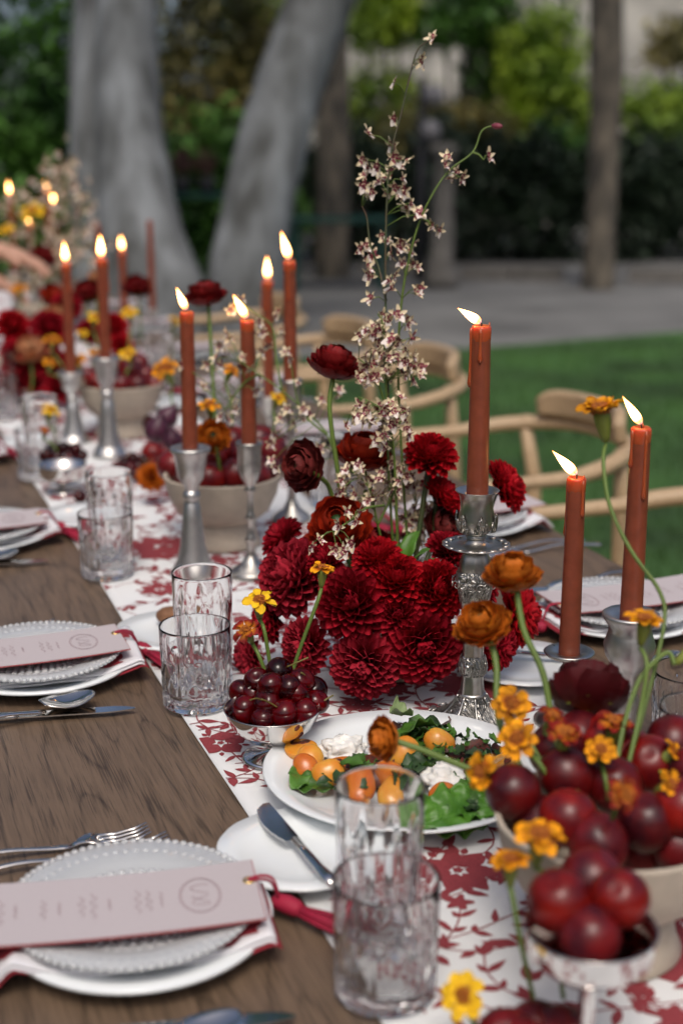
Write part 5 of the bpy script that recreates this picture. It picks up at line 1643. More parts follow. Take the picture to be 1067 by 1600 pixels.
def ranunculus(c, d, R, key, label, stem=None, group='ranunculus flowers', layers=6, seed=0, stemr=.0028):
    rng = random.Random(seed + 40)
    t = flower_root('ranunculus', c, d, label, stem, group, stemr=stemr, seed=seed)
    for L in range(layers):
        q = L / (layers - 1)
        n = 7 if L < 2 else 6
        s = R * (1.0 - .72 * q)
        for i in range(n):
            th = 2 * PI * (i + .5 * (L % 2)) / n + rng.uniform(-.2, .2)
            tilt = (.34 - .42 * q) + rng.uniform(-.10, .10)
            pm = RP[key][0 if q < .3 else (1 if q < .7 else 2)]
            M = Matrix.Translation((0, 0, R * .10 * q)) @ Matrix.Rotation(th, 4, 'Z') @ Matrix.Rotation(tilt, 4, 'Y') @ Matrix.Diagonal((s * rng.uniform(.95, 1.05), s, s * rng.uniform(.9, 1.1), 1))
            loc, rt, sc_ = M.decompose()
            ob('petal', pm, t, Matrix.LocRotScale(loc, rt, sc_))
    part('centre', sphere(6, 10, lambda x, y, z: (x * R * .25, y * R * .25, z * R * .22)), M_LEAFD, t, Matrix.Translation((0, 0, -R * .1)))
    cx = MB()
    for i in range(5):
        v, f = petal_grid(.24, .6, -.12, .9, 5, 4)
        cx.add(v, f, Matrix.Rotation(2 * PI * i / 5, 4, 'Z') @ Matrix.Translation((0, 0, -R * .84)) @ Matrix.Rotation(-.12, 4, 'Y') @ Matrix.Scale(R * .62, 4))
    ob('sepals', cx.mesh('sepals', M_CALYX), t)
    return t
STB = P(610, 940, 1.68)
ranunculus(P(526, 556, 1.64), (.25, -.15, 1), 40 * 1.64 / FPX, 'r', 'dark maroon ranunculus standing high on a straight stem', [P(520, 590, 1.64), P(515, 640, 1.64), P(528, 740, 1.65), P(545, 860, 1.67)], seed=1)
ranunculus(P(466, 727, 1.62), (-1, -.5, .25), 38 * 1.62 / FPX, 'n', 'brownish ranunculus drooping on a curved stem', [P(487, 738, 1.62), P(503, 748, 1.63), P(518, 772, 1.65), P(545, 870, 1.67)], seed=2)
ranunculus(P(570, 695, 1.66), (.05, -.2, 1), 43 * 1.66 / FPX, 'o', 'layered rust ranunculus under the orchid cluster', [P(570, 735, 1.66), P(572, 800, 1.67), P(580, 880, 1.68)], seed=3)
ranunculus(P(526, 812, 1.60), (-.35, -.55, .75), 48 * 1.60 / FPX, 'o', 'broad orange-red ranunculus above the dahlia mound', [P(540, 845, 1.61), P(560, 900, 1.64)], seed=4)
ranunculus(P(590, 845, 1.66), (.3, -.5, .8), 36 * 1.66 / FPX, 'r', 'shadowed maroon ranunculus among the stem feet', [P(595, 870, 1.66), P(600, 920, 1.68)], seed=5)
ranunculus(P(700, 820, 1.68), (.3, -.6, .4), 34 * 1.68 / FPX, 'n', 'brownish ranunculus beside the silver drip pan', [P(690, 850, 1.68), P(650, 920, 1.68)], seed=6)
mb = T(350, 848, .09)
ranunculus(P(320, 450, 2.16), (-.15, -.1, 1), 31 * 2.16 / FPX, 'r', 'dark maroon ranunculus on a tall stem from the middle bowl', [P(326, 476, 2.16), P(331, 560, 2.16), P(338, 690, 2.16)], seed=7)
ranunculus(P(333, 680, 2.10), (-.2, -.8, .4), 25 * 2.10 / FPX, 'a', 'small open amber ranunculus in the middle bowl', [P(338, 698, 2.10), P(345, 740, 2.13)], seed=8)
ranunculus(P(922, 1062, 1.20), (.35, .62, .55), 60 * 1.20 / FPX, 'm', 'large maroon ranunculus seen from behind above the front bowl', [P(917, 1090, 1.19), P(915, 1120, 1.185), P(912, 1175, 1.18)], seed=9)
ranunculus(P(800, 884, 1.20), (-.1, -.1, 1), 43 * 1.20 / FPX, 'a', 'blurred rust and amber flower in front of the silver stem', [P(806, 915, 1.20), P(818, 985, 1.19), P(850, 1060, 1.18), P(868, 1180, 1.17)], seed=10, group='blurred amber flowers at the front')
ranunculus(P(750, 965, 1.20), (-.35, -.3, .9), 42 * 1.20 / FPX, 'a', 'blurred amber flower hiding the candlestick stem', [P(765, 1000, 1.20), P(775, 1040, 1.19), P(780, 1130, 1.17), P(830, 1230, 1.14)], seed=11, group='blurred amber flowers at the front')
ranunculus(P(590, 1155, 1.17), (-1, -.1, .15), 33 * 1.17 / FPX, 'a', 'rust flower lying sideways over the salad', [P(618, 1158, 1.17), P(660, 1172, 1.165), P(730, 1200, 1.15), P(800, 1225, 1.135)], seed=12, group='blurred amber flowers at the front')

# marigolds
MP = {k_: petal_me('petal', m_, .36, .35, -.16, 1.5, ruff=.13) for k_, m_ in (('y', M_YEL), ('g', M_ORY), ('r', M_REDY))}
db = MB()
for i in range(70):
    q = i / 70; r = math.sqrt(q); a = i * 2.39996
    db.add(*sphere(4, 6), Matrix.Translation((r * math.cos(a), r * math.sin(a), .55 * (1 - r * r) + .1 * math.sin(i * 7.1))) @ Matrix.Diagonal((.13, .13, .24, 1)))
ME_DISC = db.mesh('disc', M_DISC)
ME_CALYX = MB().add(*lathe([(0, -1.0), (.20, -.98), (.30, -.75), (.42, -.40), (.45, -.15), (.36, 0), (0, .02)], 14)).mesh('calyx', M_CALYX)
def marigold(c, d, R, key, label, stem=None, group='marigolds', seed=0, n=6, droop=.05, stemr=.0021, discm=1.0, cal=1.0):
    rng = random.Random(seed + 70)
    d = Vector(d).normalized()
    st_ = [c - d * R * 1.45 * cal] + list(stem or [])
    R *= .9
    t = flower_root('marigold', c, d, label, st_ if len(st_) > 1 else None, group, stemr=stemr, seed=seed)
    ob('calyx', ME_CALYX, t, Matrix.Translation((0, 0, -R * .05)) @ Matrix.Diagonal((R * .85, R * .85, R * 1.45 * cal, 1)))
    ob('disc', ME_DISC, t, Matrix.Diagonal((R * .42 * discm, R * .42 * discm, R * .42, 1)))
    for i in range(n):
        th = 2 * PI * i / n + rng.uniform(-.22, .22)
        dr = droop + rng.uniform(-.22, .22)
        M = Matrix.Rotation(th, 4, 'Z') @ Matrix.Translation((R * .26, 0, R * .04)) @ Matrix.Rotation(dr, 4, 'Y') @ Matrix.Rotation(rng.uniform(-.25, .25), 4, 'X') @ Matrix.Diagonal((R * .80 * rng.uniform(.85, 1.1), R * .85, R * .8, 1))
        loc, rt, sc_ = M.decompose()
        ob('petal', MP[key], t, Matrix.LocRotScale(loc, rt, sc_))
    for i in range(n - 2):
        M = Matrix.Rotation(2 * PI * (i + .5) / (n - 2) + rng.uniform(-.3, .3), 4, 'Z') @ Matrix.Translation((R * .20, 0, R * .10)) @ Matrix.Rotation(droop - .35 + rng.uniform(-.3, .3), 4, 'Y') @ Matrix.Diagonal((R * .52 * rng.uniform(.8, 1.15), R * .72, R * .6, 1))
        loc, rt, sc_ = M.decompose()
        ob('petal', MP['r' if key == 'r' else key], t, Matrix.LocRotScale(loc, rt, sc_))
    return t
def mg(px, py, Z, r, d, key, label, stem, **k):
    return marigold(P(px, py, Z), d, r * Z / FPX, key, label, [P(a, b, zz) for a, b, zz in stem], **k)
g1 = 'marigolds in the cherry cup'
mg(406, 938, 1.50, 29, (-.10, -.45, 1), 'y', 'bright yellow marigold standing over the cherry cup', [(413, 985, 1.50), (425, 1058, 1.51)], group=g1, seed=1, n=5)
mg(384, 985, 1.49, 27, (-.45, -.35, .9), 'r', 'red and gold marigold bending over the cherry cup', [(405, 1025, 1.495), (418, 1060, 1.50)], group=g1, seed=2, cal=.8)
mg(504, 888, 1.50, 23, (.05, -.05, 1), 'g', 'gold marigold seen from the side on a long stem', [(496, 940, 1.50), (470, 1010, 1.505), (453, 1062, 1.51)], group=g1, seed=3, n=7, cal=1.0)
g2 = 'marigolds in the front bowl'
for i, (px, py, Z, r, d, key, lab, stem) in enumerate((
    (1007, 968, 1.13, 33, (.05, -.1, 1), 'g', 'gold marigold highest over the front bowl, before the vase socket', [(1010, 1040, 1.13), (1000, 1110, 1.125), (980, 1200, 1.11)]),
    (797, 1100, 1.14, 34, (-.2, -.8, .6), 'g', 'gold marigold facing out above the salad platter', [(815, 1140, 1.14), (860, 1215, 1.12)]),
    (808, 1155, 1.10, 34, (-.45, -.6, .6), 'g', 'gold marigold just under another above the platter end', [(840, 1190, 1.10), (862, 1225, 1.10)]),
    (882, 1146, 1.10, 34, (0, -.2, 1), 'r', 'rust and gold marigold upright over the plums', [(892, 1200, 1.10), (902, 1240, 1.09)]),
    (752, 1205, 1.09, 32, (-1, -.35, .35), 'g', 'gold marigold reaching sideways over the platter rim', [(800, 1235, 1.09), (845, 1270, 1.09)]),
    (975, 1240, 1.00, 34, (.05, -.9, .45), 'r', 'small daisy-like red and gold marigold lying on the plums', [(960, 1262, 1.02), (955, 1280, 1.03)]),
    (843, 1306, .985, 44, (0, -.2, 1), 'g', 'gold marigold nearest the steel cup of plums', [(850, 1370, .985), (862, 1450, .98), (880, 1560, .99)]),
    (797, 1344, .985, 36, (-.05, -.05, 1), 'g', 'gold marigold low before the front bowl', [(800, 1400, .985), (815, 1480, .985), (840, 1590, .99)]),
    (722, 1556, .95, 40, (-.3, -.7, .7), 'y', 'yellow marigold at the bottom edge of the picture', [(740, 1600, .96), (752, 1640, .97)]),
    (1052, 1178, 1.12, 30, (.7, -.4, .5), 'g', 'gold marigold at the picture edge over the plums', [(1040, 1215, 1.11), (1020, 1250, 1.10)]),
    (960, 1128, 1.14, 34, (.1, -.1, 1), 'r', 'rust marigold behind the plums under the maroon flower', [(960, 1180, 1.13), (950, 1230, 1.11)]),
    (938, 1172, 1.09, 28, (-.3, -.4, .8), 'g', 'small gold marigold between two dark plums in the front bowl', [(945, 1215, 1.09), (950, 1250, 1.09)]),
    (862, 1118, 1.13, 24, (.2, -.3, .9), 'r', 'small rust marigold just below the maroon flower', [(868, 1160, 1.13), (880, 1210, 1.12)]),
    (1048, 1225, 1.05, 26, (.3, -.7, .6), 'g', 'small gold marigold against the bright red plum at the picture edge', [(1035, 1260, 1.06), (1020, 1290, 1.07)]),
    (938, 640, 1.22, 40, (-.25, -.05, 1), 'a' if False else 'g', 'amber marigold held highest before the bentwood chair', [(942, 720, 1.22), (952, 790, 1.21), (985, 860, 1.20), (1030, 925, 1.19), (1036, 980, 1.18), (1005, 1110, 1.14), (975, 1210, 1.11)]))):
    mg(px, py, Z, r, d, key, lab, stem, group=g2, seed=20 + i, n=8, discm=1.15, droop=-.05 if i != 14 else -.45, stemr=.0018)
mg(1085, 1010, 1.15, 30, (.8, 0, .6), 'g', 'gold marigold leaving the picture edge on a slanting stem', [(1040, 1020, 1.15), (1000, 1060, 1.14), (975, 1130, 1.13), (960, 1210, 1.11)], group=g2, seed=44)
g3 = 'marigolds among the far bowls'
for i, (px, py, Z, r, key, lab, dx, dy) in enumerate((
    (82, 530, 2.95, 16, 'g', 'blurred gold marigold high beside the far dahlias', 25, 60), (150, 495, 3.0, 15, 'y', 'blurred yellow marigold between two far candles', 5, 70),
    (202, 487, 3.0, 15, 'y', 'blurred yellow marigold before the lit far candle', 0, 80), (120, 562, 2.9, 17, 'g', 'blurred gold marigold over the far pewter socket', 0, 40),
    (152, 553, 2.95, 15, 'g', 'blurred gold marigold touching the far candle base', 10, 40), (200, 552, 2.95, 16, 'y', 'blurred yellow marigold above the far stone bowl', -4, 50),
    (80, 566, 2.9, 14, 'g', 'blurred gold marigold below the far dahlias', 30, 40), (80, 640, 2.6, 17, 'y', 'blurred yellow marigold over the far cherry cup', 14, 60),
    (70, 672, 2.55, 12, 'r', 'blurred red marigold over the far cherry cup', 22, 35), (328, 632, 2.12, 19, 'g', 'gold marigold in the middle bowl beside the pewter candle', -2, 70),
    (362, 578, 2.15, 17, 'g', 'amber marigold tucked between candles in the middle bowl', 0, 90), (435, 622, 2.25, 16, 'y', 'yellow marigold behind the fluted candle', -10, 60),
    (258, 575, 2.6, 26, 'g', 'large amber marigold beside the far stone bowl', 20, 80), (275, 500, 3.8, 12, 'y', 'tiny yellow marigold near the far white plates', 0, 30),
    (130, 520, 3.1, 10, 'y', 'tiny yellow marigold bud between the far candles', 15, 30), (30, 450, 3.7, 15, 'g', 'blurred gold marigold near the person\'s hand', 0, 50), (50, 330, 4.3, 24, 'y', 'blurred yellow flower under the leftmost flames', 5, 110), (10, 358, 4.3, 14, 'y', 'blurred yellow flower at the far picture edge', 0, 90))):
    mg(px, py, Z, r, (rpl.uniform(-.5, .5), -.4, .9), key, lab, [(px + dx * .5, py + dy * .6, Z), (px + dx, py + dy, Z + .01)], group=g3, seed=60 + i)
q = T(237, 748, .02)
dahl = dahlia(P(237, 746, 2.40), (-.1, -.7, .5), 25 * 2.4 / FPX, 'orange pompon marigold lying on the runner by the middle bowl', 'b', n=60, group='marigolds among the far bowls')
dahl.name = 'pompon_marigold'
M_POM = petal_mat('pompon_petal', (.42, .085, .008), (.50, .12, .010), .5, .25)
pm_ = [petal_me('petal', M_POM, .34, .6, .1, .6), petal_me('petal', M_POM, .34, .8, .2, .6)]
for k, o in enumerate([o for o in bpy.data.objects if o.parent == dahl and o.name.startswith('petal')]): o.data = pm_[k % 2]
# dark tulip-like shallots / figs beside the middle bowl
for k, (px, py, Z, r, sq_, lab) in enumerate(((262, 652, 2.45, 17, 1.5, 'dark purple fig leaning on the middle bowl, upper one'), (246, 672, 2.42, 20, 1.25, 'dark purple fig leaning on the middle bowl, lower one'), (270, 688, 2.38, 16, 1.1, 'brownish fig between candle and plums'))):
    o = part('fig', lathe([(0, -1), (.55, -.9), (.92, -.45), (1.0, 0), (.82, .5), (.45, .95), (.16, 1.3), (.10, 1.55), (0, 1.6)], 18), mat('fig_skin', (.075, .012, .035), .45, col2=(.04, .008, .02), vscale=2.5, rnd=.2), None, Matrix.Translation(P(px, py, Z)) @ zdir((.5 - .3 * k, -.2, .8)) @ Matrix.Scale(r * Z / FPX, 4))
    tag(o, lab, 'fig', 'dark figs')
    sp = proj(o.location)
# small support: pile of plums under the figs
plums([(262, 705, .03), (285, 700, .03), (252, 700, .026)], .03, .022, 'dark plum under the figs beside the middle bowl', '', 'plums under the figs')

# far arrangement of dahlias
F0 = P(48, 560, 3.42)
far_b = thing('stone_bowl', 'beige stone bowl hidden under the far dahlias', 'bowl', (F0.x, F0.y, RT0), 0, 'beige footed stoneware bowls')
part('bowl', lathe([(0, .034), (.046, .034), (.070, .050), (.083, .072), (.09, .096), (.084, .094), (.076, .072), (.03, .044), (0, .043)], 40), M_STONE, far_b)
part('foot', lathe([(0, 0), (.056, 0), (.053, .012), (.05, .0362), (0, .036)], 32), M_STONE, far_b)
for i, (px, py, Z, r, lab) in enumerate(((20, 512, 3.32, 32, 'blurred crimson dahlia at the far picture edge'), (78, 515, 3.3, 34, 'blurred dark dahlia behind the gold marigold'), (30, 562, 3.28, 36, 'blurred dark dahlia low at the picture edge'), (82, 572, 3.28, 32, 'blurred dark dahlia above the far pewter stick'), (95, 605, 3.26, 30, 'blurred dark dahlia lowest near the far tall glass'), (15, 600, 3.3, 28, 'blurred dark dahlia behind the far tall glass'), (105, 480, 3.4, 26, 'blurred dark dahlia behind a far candle'), (140, 520, 3.4, 24, 'blurred dark dahlia between the far candles'), (178, 512, 3.4, 26, 'blurred bright dahlia right of the far candle'), (190, 540, 3.35, 20, 'blurred red dahlia above the far bowl'), (60, 595, 3.3, 28, 'blurred dark dahlia in the mound foot'))):
    dahlia(P(px, py, Z), (rpl.uniform(-.4, .4), -.8, .6), r * Z / FPX, lab, 'b' if i in (0, 8, 9) else 'd', n=60, group='far red dahlias')
for i, (px, py, Z, r, key, lab) in enumerate(((88, 458, 3.5, 24, 'o', 'blurred orange-red ranunculus beside the far candle'), (82, 490, 3.35, 22, 'p', 'blurred peach ranunculus among the far dahlias, upper one'), (48, 540, 3.25, 26, 'p', 'blurred peach ranunculus among the far dahlias, lower one'), (135, 450, 3.5, 24, 'r', 'blurred maroon ranunculus between two far candles'), (215, 442, 3.6, 22, 'r', 'blurred maroon ranunculus before the grey trunk'), (70, 395, 4.2, 20, 'r', 'blurred maroon ranunculus below the far orchids'), (190, 570, 3.1, 18, 'o', 'blurred rust ranunculus in the far bowl'), (148, 430, 3.6, 12, 'p', 'blurred pale flower head on a thick green stem'))):
    c = P(px, py, Z)
    ranunculus(c, (rpl.uniform(-.4, .4), -.4, .8), r * Z / FPX, key, lab, [P(px + 1, py + r * .9, Z), P(px + 3, py + r * 2.2, Z), P(px + (6 if px > 130 else -4), py + 90, Z + .02)], group='far ranunculus', layers=4, seed=30 + i, stemr=.004 if i == 7 else .0026)

# ------------------------------------------------------------------ orchid sprays
def floret_mesh(seed):
    rng = random.Random(seed)
    b = MB()
    for i in range(5):
        a = (90, 18 + 8, 162 - 8, 306, 234)[i] * PI / 180 + rng.uniform(-.15, .15)
        L = (.95, .9, .9, .95, .95)[i] * rng.uniform(.85, 1.1)
        v, f = petal_grid(.22, .5, rng.uniform(-.25, .35), .9, 4, 2, ruff=.12)
        mi = []
        o = len(b.f)
        b.add(v, f, Matrix.Rotation(a, 4, 'Z') @ Matrix.Rotation(rng.uniform(-.5, .15), 4, 'Y') @ Matrix.Scale(L, 4))
        for k in range(len(f)):
            u = k // 2
            b.mi[o + k] = 1 if (u == 1 and rng.random() < .75) or (u == 2 and rng.random() < .25) else 0
    # lip: two broad lobes with a dark throat
    for s in (-1, 1):
        v, f = petal_grid(.40, .25, .15, .6, 4, 3, ruff=.10)
        o = len(b.f)
        b.add(v, f, Matrix.Translation((0, 0, .06)) @ Matrix.Rotation(-PI / 2 + s * .5, 4, 'Z') @ Matrix.Rotation(-.1, 4, 'Y') @ Matrix.Scale(.66 if seed % 3 else .9, 4))
        for k in range(len(f)): b.mi[o + k] = 1 if k < 3 else 2
    b.add(*sphere(5, 6, lambda x, y, z: (x * .13, y * .16 + .05, z * .13 + .14)), mi=1)
    return b.mesh('floret', [M_ORCW, M_ORCM, M_ORCL])
ME_FLO = [floret_mesh(i) for i in range(7)]
ME_BUD = MB().add(*sphere(6, 8, lambda x, y, z: (x * .28, y * .28, z * .6))).mesh('bud', M_ORCM)
def spray(label, stems, florets, Z, R, group='speckled orchid sprays', seed=0, stemr=.0017, sm=None, spread=.02, buds=()):
    rng = random.Random(seed + 500)
    paths = [smooth_path([P(a, b, zz) for a, b, zz in s], 6) for s in stems]
    base = paths[0][0]
    t = thing('orchid_spray', label, 'orchid', base, 0, group)
    off = Matrix.Translation(-base)
    allp = [p for q in paths for p in q]
    for q in paths:
        n = len(q)
        part('stem', tube(q, [stemr * (1 - .55 * i / n) for i in range(n)], 6), sm or M_STEMD, t, off)
    pd = MB()
    for i, (px, py) in enumerate(florets):
        near = min(allp, key=lambda p: (Vector(proj(p)[:2]) - Vector((px, py + 14))).length)
        zz = proj(near)[2] + rng.uniform(-spread, spread)
        c = P(px, py, zz)
        d = (-FW * rng.uniform(.2, 1) + RT * rng.uniform(-1, 1) + Vector((0, 0, rng.uniform(-.5, .6)))).normalized()
        s = R * rng.uniform(.8, 1.2)
        ob('bud' if i in buds else 'floret', ME_BUD if i in buds else ME_FLO[rng.randrange(7)], t, off @ Matrix.Translation(c) @ zdir(d, rng.uniform(-.6, .6)) @ Matrix.Scale(s, 4))
        mid = near.lerp(c, .5) + Vector((0, 0, .004))
        pd.add(*tube([near, mid, c - d * s * .1], .00055, 5))
    ob('flower_stalks', pd.mesh('flower_stalks', M_STEM), t, off, kind='stuff')
    return t
rf = random.Random(77)
def cloud(cx, cyy, sx_, sy_, n): return [(rf.gauss(cx, sx_), rf.gauss(cyy, sy_)) for _ in range(n)]
z = 1.66
FR = .0114
spray('tallest speckled orchid spray rising straight out of the dahlia mound', [[(628, 900, 1.69), (612, 720, 1.67), (604, 560, z), (602, 430, z), (604, 320, z), (611, 240, z), (626, 180, z), (640, 120, z), (652, 78, z), (672, 62, z)],
      [(603, 470, z), (592, 420, z + .01), (578, 380, z + .01), (573, 340, z + .01), (565, 322, z + .01)]],
      [(676, 60), (655, 92), (660, 98), (617, 130), (617, 186), (574, 209), (614, 228), (620, 247), (612, 240), (569, 250), (612, 270), (625, 262), (632, 250), (575, 262), (570, 275), (592, 285), (600, 278), (572, 300), (568, 290), (620, 292), (628, 280), (635, 322), (622, 302), (648, 330), (656, 334), (640, 318), (597, 368), (604, 378), (572, 385), (562, 390), (580, 400), (612, 395), (578, 430), (574, 420), (615, 430), (608, 440), (580, 467), (630, 300), (606, 300), (590, 262), (583, 300)], z, FR, seed=1)
spray('bending green orchid spray reaching across the dark hedge', [[(640, 900, 1.70), (628, 720, 1.69), (622, 560, 1.68), (630, 450, 1.67), (650, 362, 1.66), (672, 310, 1.65), (700, 268, 1.65), (738, 238, 1.65), (752, 205, 1.65), (768, 197, 1.65)], [(660, 342, 1.66), (668, 345, 1.66), (672, 352, 1.66)], [(738, 238, 1.65), (748, 242, 1.65), (755, 250, 1.65)]],
      [(700, 248), (694, 258), (713, 270), (720, 278), (706, 275), (762, 246), (776, 197), (676, 352), (684, 360), (630, 375), (645, 380), (625, 388), (640, 395), (632, 383), (645, 412), (652, 418), (612, 452), (650, 458), (655, 450), (640, 500), (636, 508), (628, 412)], 1.65, FR, seed=2, sm=M_STEM, buds=(6,))
dense = cloud(590, 525, 14, 14, 14) + cloud(612, 560, 20, 14, 22) + cloud(583, 590, 14, 12, 10) + cloud(632, 570, 10, 10, 8) + cloud(575, 560, 8, 12, 6) + cloud(605, 510, 12, 12, 8) + cloud(640, 620, 8, 10, 4)
spray('dense pale orchid spray beside the high maroon ranunculus', [[(618, 905, 1.68), (608, 760, 1.655), (604, 640, 1.65), (600, 520, 1.645), (590, 490, 1.64)], [(604, 640, 1.65), (585, 585, 1.64), (560, 560, 1.64)]], dense, 1.645, FR, seed=3, sm=M_STEM, spread=.03)
mid = cloud(600, 650, 26, 10, 26) + cloud(618, 672, 18, 14, 14) + cloud(560, 640, 10, 10, 4) + cloud(596, 688, 8, 8, 4)
spray('dense red and white orchid spray over the rust ranunculus', [[(622, 905, 1.66), (618, 760, 1.63), (612, 680, 1.615), (596, 640, 1.61), (560, 620, 1.61)]], mid, 1.61, FR, seed=4, sm=M_STEM, spread=.025)
low = cloud(570, 750, 26, 14, 14) + cloud(600, 770, 22, 16, 14) + cloud(560, 790, 22, 14, 8) + cloud(625, 740, 14, 12, 8) + cloud(580, 730, 20, 10, 8)
spray('low tangled orchid spray under the rust ranunculus', [[(610, 900, 1.67), (590, 820, 1.65), (575, 760, 1.64), (540, 730, 1.64)], [(590, 820, 1.65), (615, 770, 1.65), (632, 735, 1.65)]], low, 1.64, FR * .92, seed=5, sm=M_STEM, spread=.03)
spray('white orchid spray low among the dahlia stems', [[(630, 930, 1.70), (636, 850, 1.71), (650, 790, 1.72)], [(636, 850, 1.71), (600, 850, 1.70)]], cloud(645, 820, 16, 20, 22) + cloud(660, 800, 14, 16, 10) + cloud(600, 860, 22, 14, 14) + cloud(575, 880, 12, 10, 6), 1.70, FR * 1.1, seed=6, sm=M_STEM, spread=.02)
spray('small orchid sprig hanging before the orange ranunculus', [[(600, 790, 1.60), (570, 795, 1.56), (545, 815, 1.53), (520, 830, 1.52)]], [(540, 800), (556, 815), (484, 855), (525, 860), (540, 862), (500, 845), (560, 800), (530, 822), (550, 850)], 1.53, FR, seed=7, sm=M_STEM, spread=.01)
spray('arching orchid spray crossing the middle candles', [[(560, 830, 1.72), (530, 740, 1.78), (512, 680, 1.85), (480, 645, 1.9), (440, 610, 1.92), (405, 585, 1.93), (375, 565, 1.93)], [(440, 610, 1.92), (432, 560, 1.93), (425, 510, 1.94), (400, 490, 1.94), (370, 470, 1.94)], [(512, 680, 1.85), (470, 640, 1.88), (455, 570, 1.88)], [(405, 585, 1.93), (380, 600, 1.95), (352, 640, 1.95)]],
      [(370, 478), (362, 486), (378, 470), (355, 520), (345, 540), (360, 530), (405, 505), (398, 515), (430, 495), (440, 515), (436, 488), (345, 570), (325, 570), (338, 560), (410, 550), (418, 540), (455, 560), (448, 552), (405, 590), (400, 610), (440, 655), (465, 600), (450, 640), (480, 650), (475, 640), (505, 625), (530, 610), (526, 618), (365, 620), (355, 655), (430, 680), (425, 692), (425, 720), (432, 730), (462, 662), (380, 560), (372, 572), (390, 575), (500, 700), (410, 520), (345, 652), (368, 640), (300, 595), (318, 605), (283, 570)], 1.93, .0105, seed=8, sm=M_STEM)
fo = cloud(85, 280, 22, 22, 30) + cloud(100, 300, 16, 30, 24) + cloud(60, 330, 26, 20, 20) + cloud(130, 320, 12, 16, 14) + cloud(70, 370, 26, 20, 34) + cloud(110, 380, 22, 20, 30) + cloud(130, 390, 14, 20, 24) + cloud(60, 420, 26, 16, 34) + cloud(95, 420, 22, 16, 20) + cloud(20, 340, 16, 22, 14)
spray('blurred mass of pale far orchids around the distant flames', [[(75, 500, 4.45), (80, 420, 4.45), (85, 340, 4.45), (90, 250, 4.45)], [(80, 420, 4.45), (60, 370, 4.4), (40, 320, 4.4), (20, 300, 4.4)], [(80, 440, 4.45), (115, 400, 4.4), (130, 340, 4.4), (140, 300, 4.4)], [(80, 430, 4.4), (110, 380, 4.4), (105, 320, 4.4), (100, 280, 4.4)]], fo, 4.45, .0165, group='far orchid sprays', seed=9, stemr=.003, sm=M_STEM, spread=.08)
fb2 = P(75, 515, 4.5)
vase = thing('stone_bowl', 'far beige stone bowl holding the pale orchids', 'bowl', (fb2.x, fb2.y, RT0), 0, 'beige footed stoneware bowls')
part('bowl', lathe([(0, .034), (.046, .034), (.070, .050), (.083, .072), (.09, .096), (.084, .094), (.076, .072), (.03, .044), (0, .043)], 40), M_STONE, vase)
part('foot', lathe([(0, 0), (.056, 0), (.053, .012), (.05, .0362), (0, .036)], 32), M_STONE, vase)
# leaves among the stems of the mound
for i, (px, py, Z, L, az, lab) in enumerate(((640, 850, 1.66, .05, .6, 'small dark green leaf among the dahlia stems, upper one'), (655, 870, 1.64, .05, -.5, 'small green leaf beside the drip pan stem'), (545, 880, 1.64, .05, 2.4, 'narrow green leaf under the rust ranunculus'), (572, 895, 1.63, .05, 1.2, 'small green leaf above the middle dahlia'))):
    o = ob('leaf', MB().add(*slab(leaf_fn(L, L * .22, -.2, .001, i), 12, 6, .0005)).mesh('leaf', M_LEAF), None, Matrix.Translation(P(px, py, Z)) @ Matrix.Rotation(az, 4, 'Z') @ Matrix.Rotation(-.9, 4, 'Y'))
    tag(o, lab, 'leaf', 'green leaves in the dahlia mound')

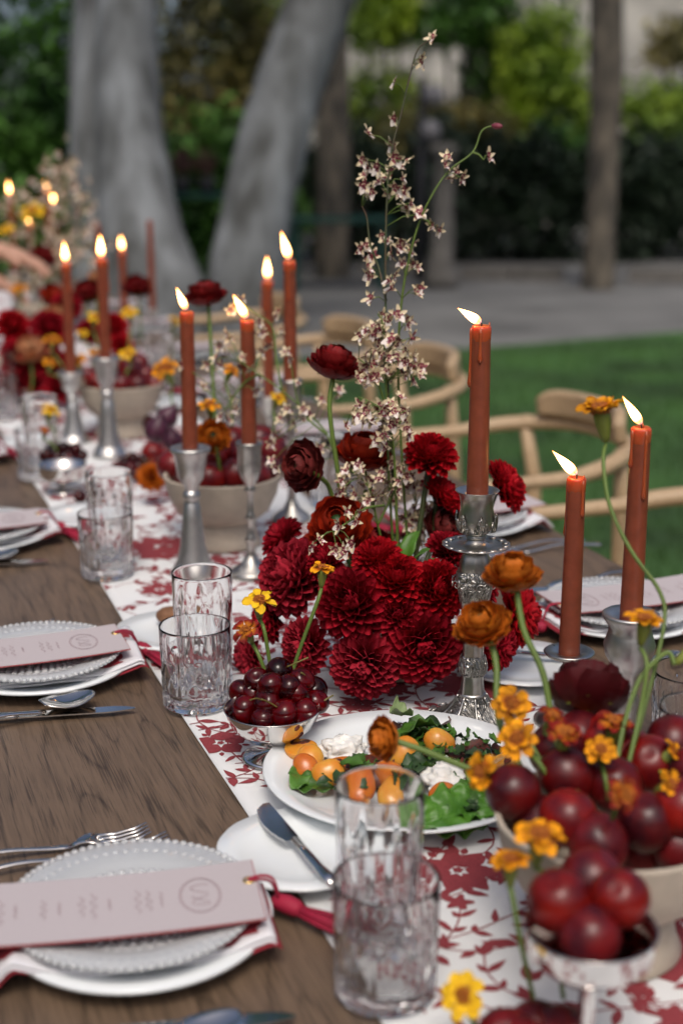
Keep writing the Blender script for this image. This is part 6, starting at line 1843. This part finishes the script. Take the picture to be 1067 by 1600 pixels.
# ================================================================== person reaching in from the far end
def person():
    H = P(40, 405, 4.12)          # knuckles of the upper hand
    H2 = P(5, 445, 4.05)
    bx, by = -.36, H.y + .05
    t = thing('person', 'person outside the picture edge reaching bare arms over the far flowers', 'person', (bx, by, 0))
    off = Vector((bx, by, 0))
    V, Ed, Rd = [], [], []
    def add(p, r, par=None):
        V.append(Vector(p)); Rd.append(r)
        if par is not None: Ed.append((par, len(V) - 1))
        return len(V) - 1
    pel = add((-.02, 0, .95), .135)
    wst = add((.04, 0, 1.10), .115, pel)
    chs = add((.13, 0, 1.30), .13, wst)
    shc = add((.19, 0, 1.42), .08, chs)
    nk = add((.24, 0, 1.50), .05, shc)
    hd_ = add((.29, 0, 1.58), .075, nk)
    hd2 = add((.31, 0, 1.68), .085, hd_)
    for s in (-1, 1):
        hp = add((-.03, s * .10, .90), .09, pel); kn = add((.02, s * .11, .48), .058, hp); an = add((-.04, s * .11, .08), .036, kn); ft = add((.10, s * .12, .03), .032, an)
    for hand, s in ((H, 1), (H2, -1)):
        hl = hand - off
        sh = add((.19, s * .17, 1.40), .055, shc)
        el_p = Vector((.19, s * .20, 1.40)).lerp(hl, .48) + Vector((0, s * .05, -.07))
        el = add(el_p, .040, sh)
        d = (hl - el_p).normalized()
        fa = add(el_p.lerp(hl, .45), .036, el)
        wr = add(hl - d * .07, .026, fa)
        pm2 = add(hl - d * .02, .030, wr)
        side = d.cross(Vector((0, 0, 1))).normalized()
        for k in range(4):
            b0 = hl + side * (.027 - .018 * k) + d * .02
            f1 = add(b0, .0105, pm2); f2 = add(b0 + d * (.032 - .003 * abs(k - 1)) + Vector((0, 0, -.006)), .009, f1); f3 = add(b0 + d * .050 + Vector((0, 0, -.028)), .0078, f2)
        th1 = add(hl - d * .035 + side * .042, .012, wr); th2 = add(hl + d * .005 + side * .055 + Vector((0, 0, -.012)), .010, th1)
    me = bpy.data.meshes.new('body')
    me.from_pydata([tuple(v) for v in V], Ed, [])
    me.materials.append(M_SKIN)
    o = ob('body', me, t)
    sk = o.modifiers.new('skin', 'SKIN')
    for i, r in enumerate(Rd): me.skin_vertices[0].data[i].radius = (r, r)
    me.skin_vertices[0].data[pel].use_root = True
    o.modifiers.new('sub', 'SUBSURF').levels = 2
    o.modifiers['sub'].render_levels = 2
    sk.use_smooth_shade = True
    part('dress', lathe([(.36, .30), (.30, .60), (.22, .92), (.16, 1.08), (.175, 1.25), (.17, 1.36), (.10, 1.43), (.07, 1.44)], 28, lambda th, r, z, i: r * (.75 + .25 * abs(math.sin(th)))), M_DRESS, t, Matrix(((1, 0, .30, -.30), (0, 1, 0, 0), (0, 0, 1, 0), (0, 0, 0, 1))))
    part('hair', sphere(12, 16, lambda x, y, z: (x * .10 - .02, y * .095, z * .115 + .03)), M_HAIR, t, Matrix.Translation((.29, 0, 1.68)))
    part('nose', sphere(6, 8, lambda x, y, z: (x * .018, y * .012, z * .022)), M_SKIN, t, Matrix.Translation((.395, 0, 1.645)))
person()
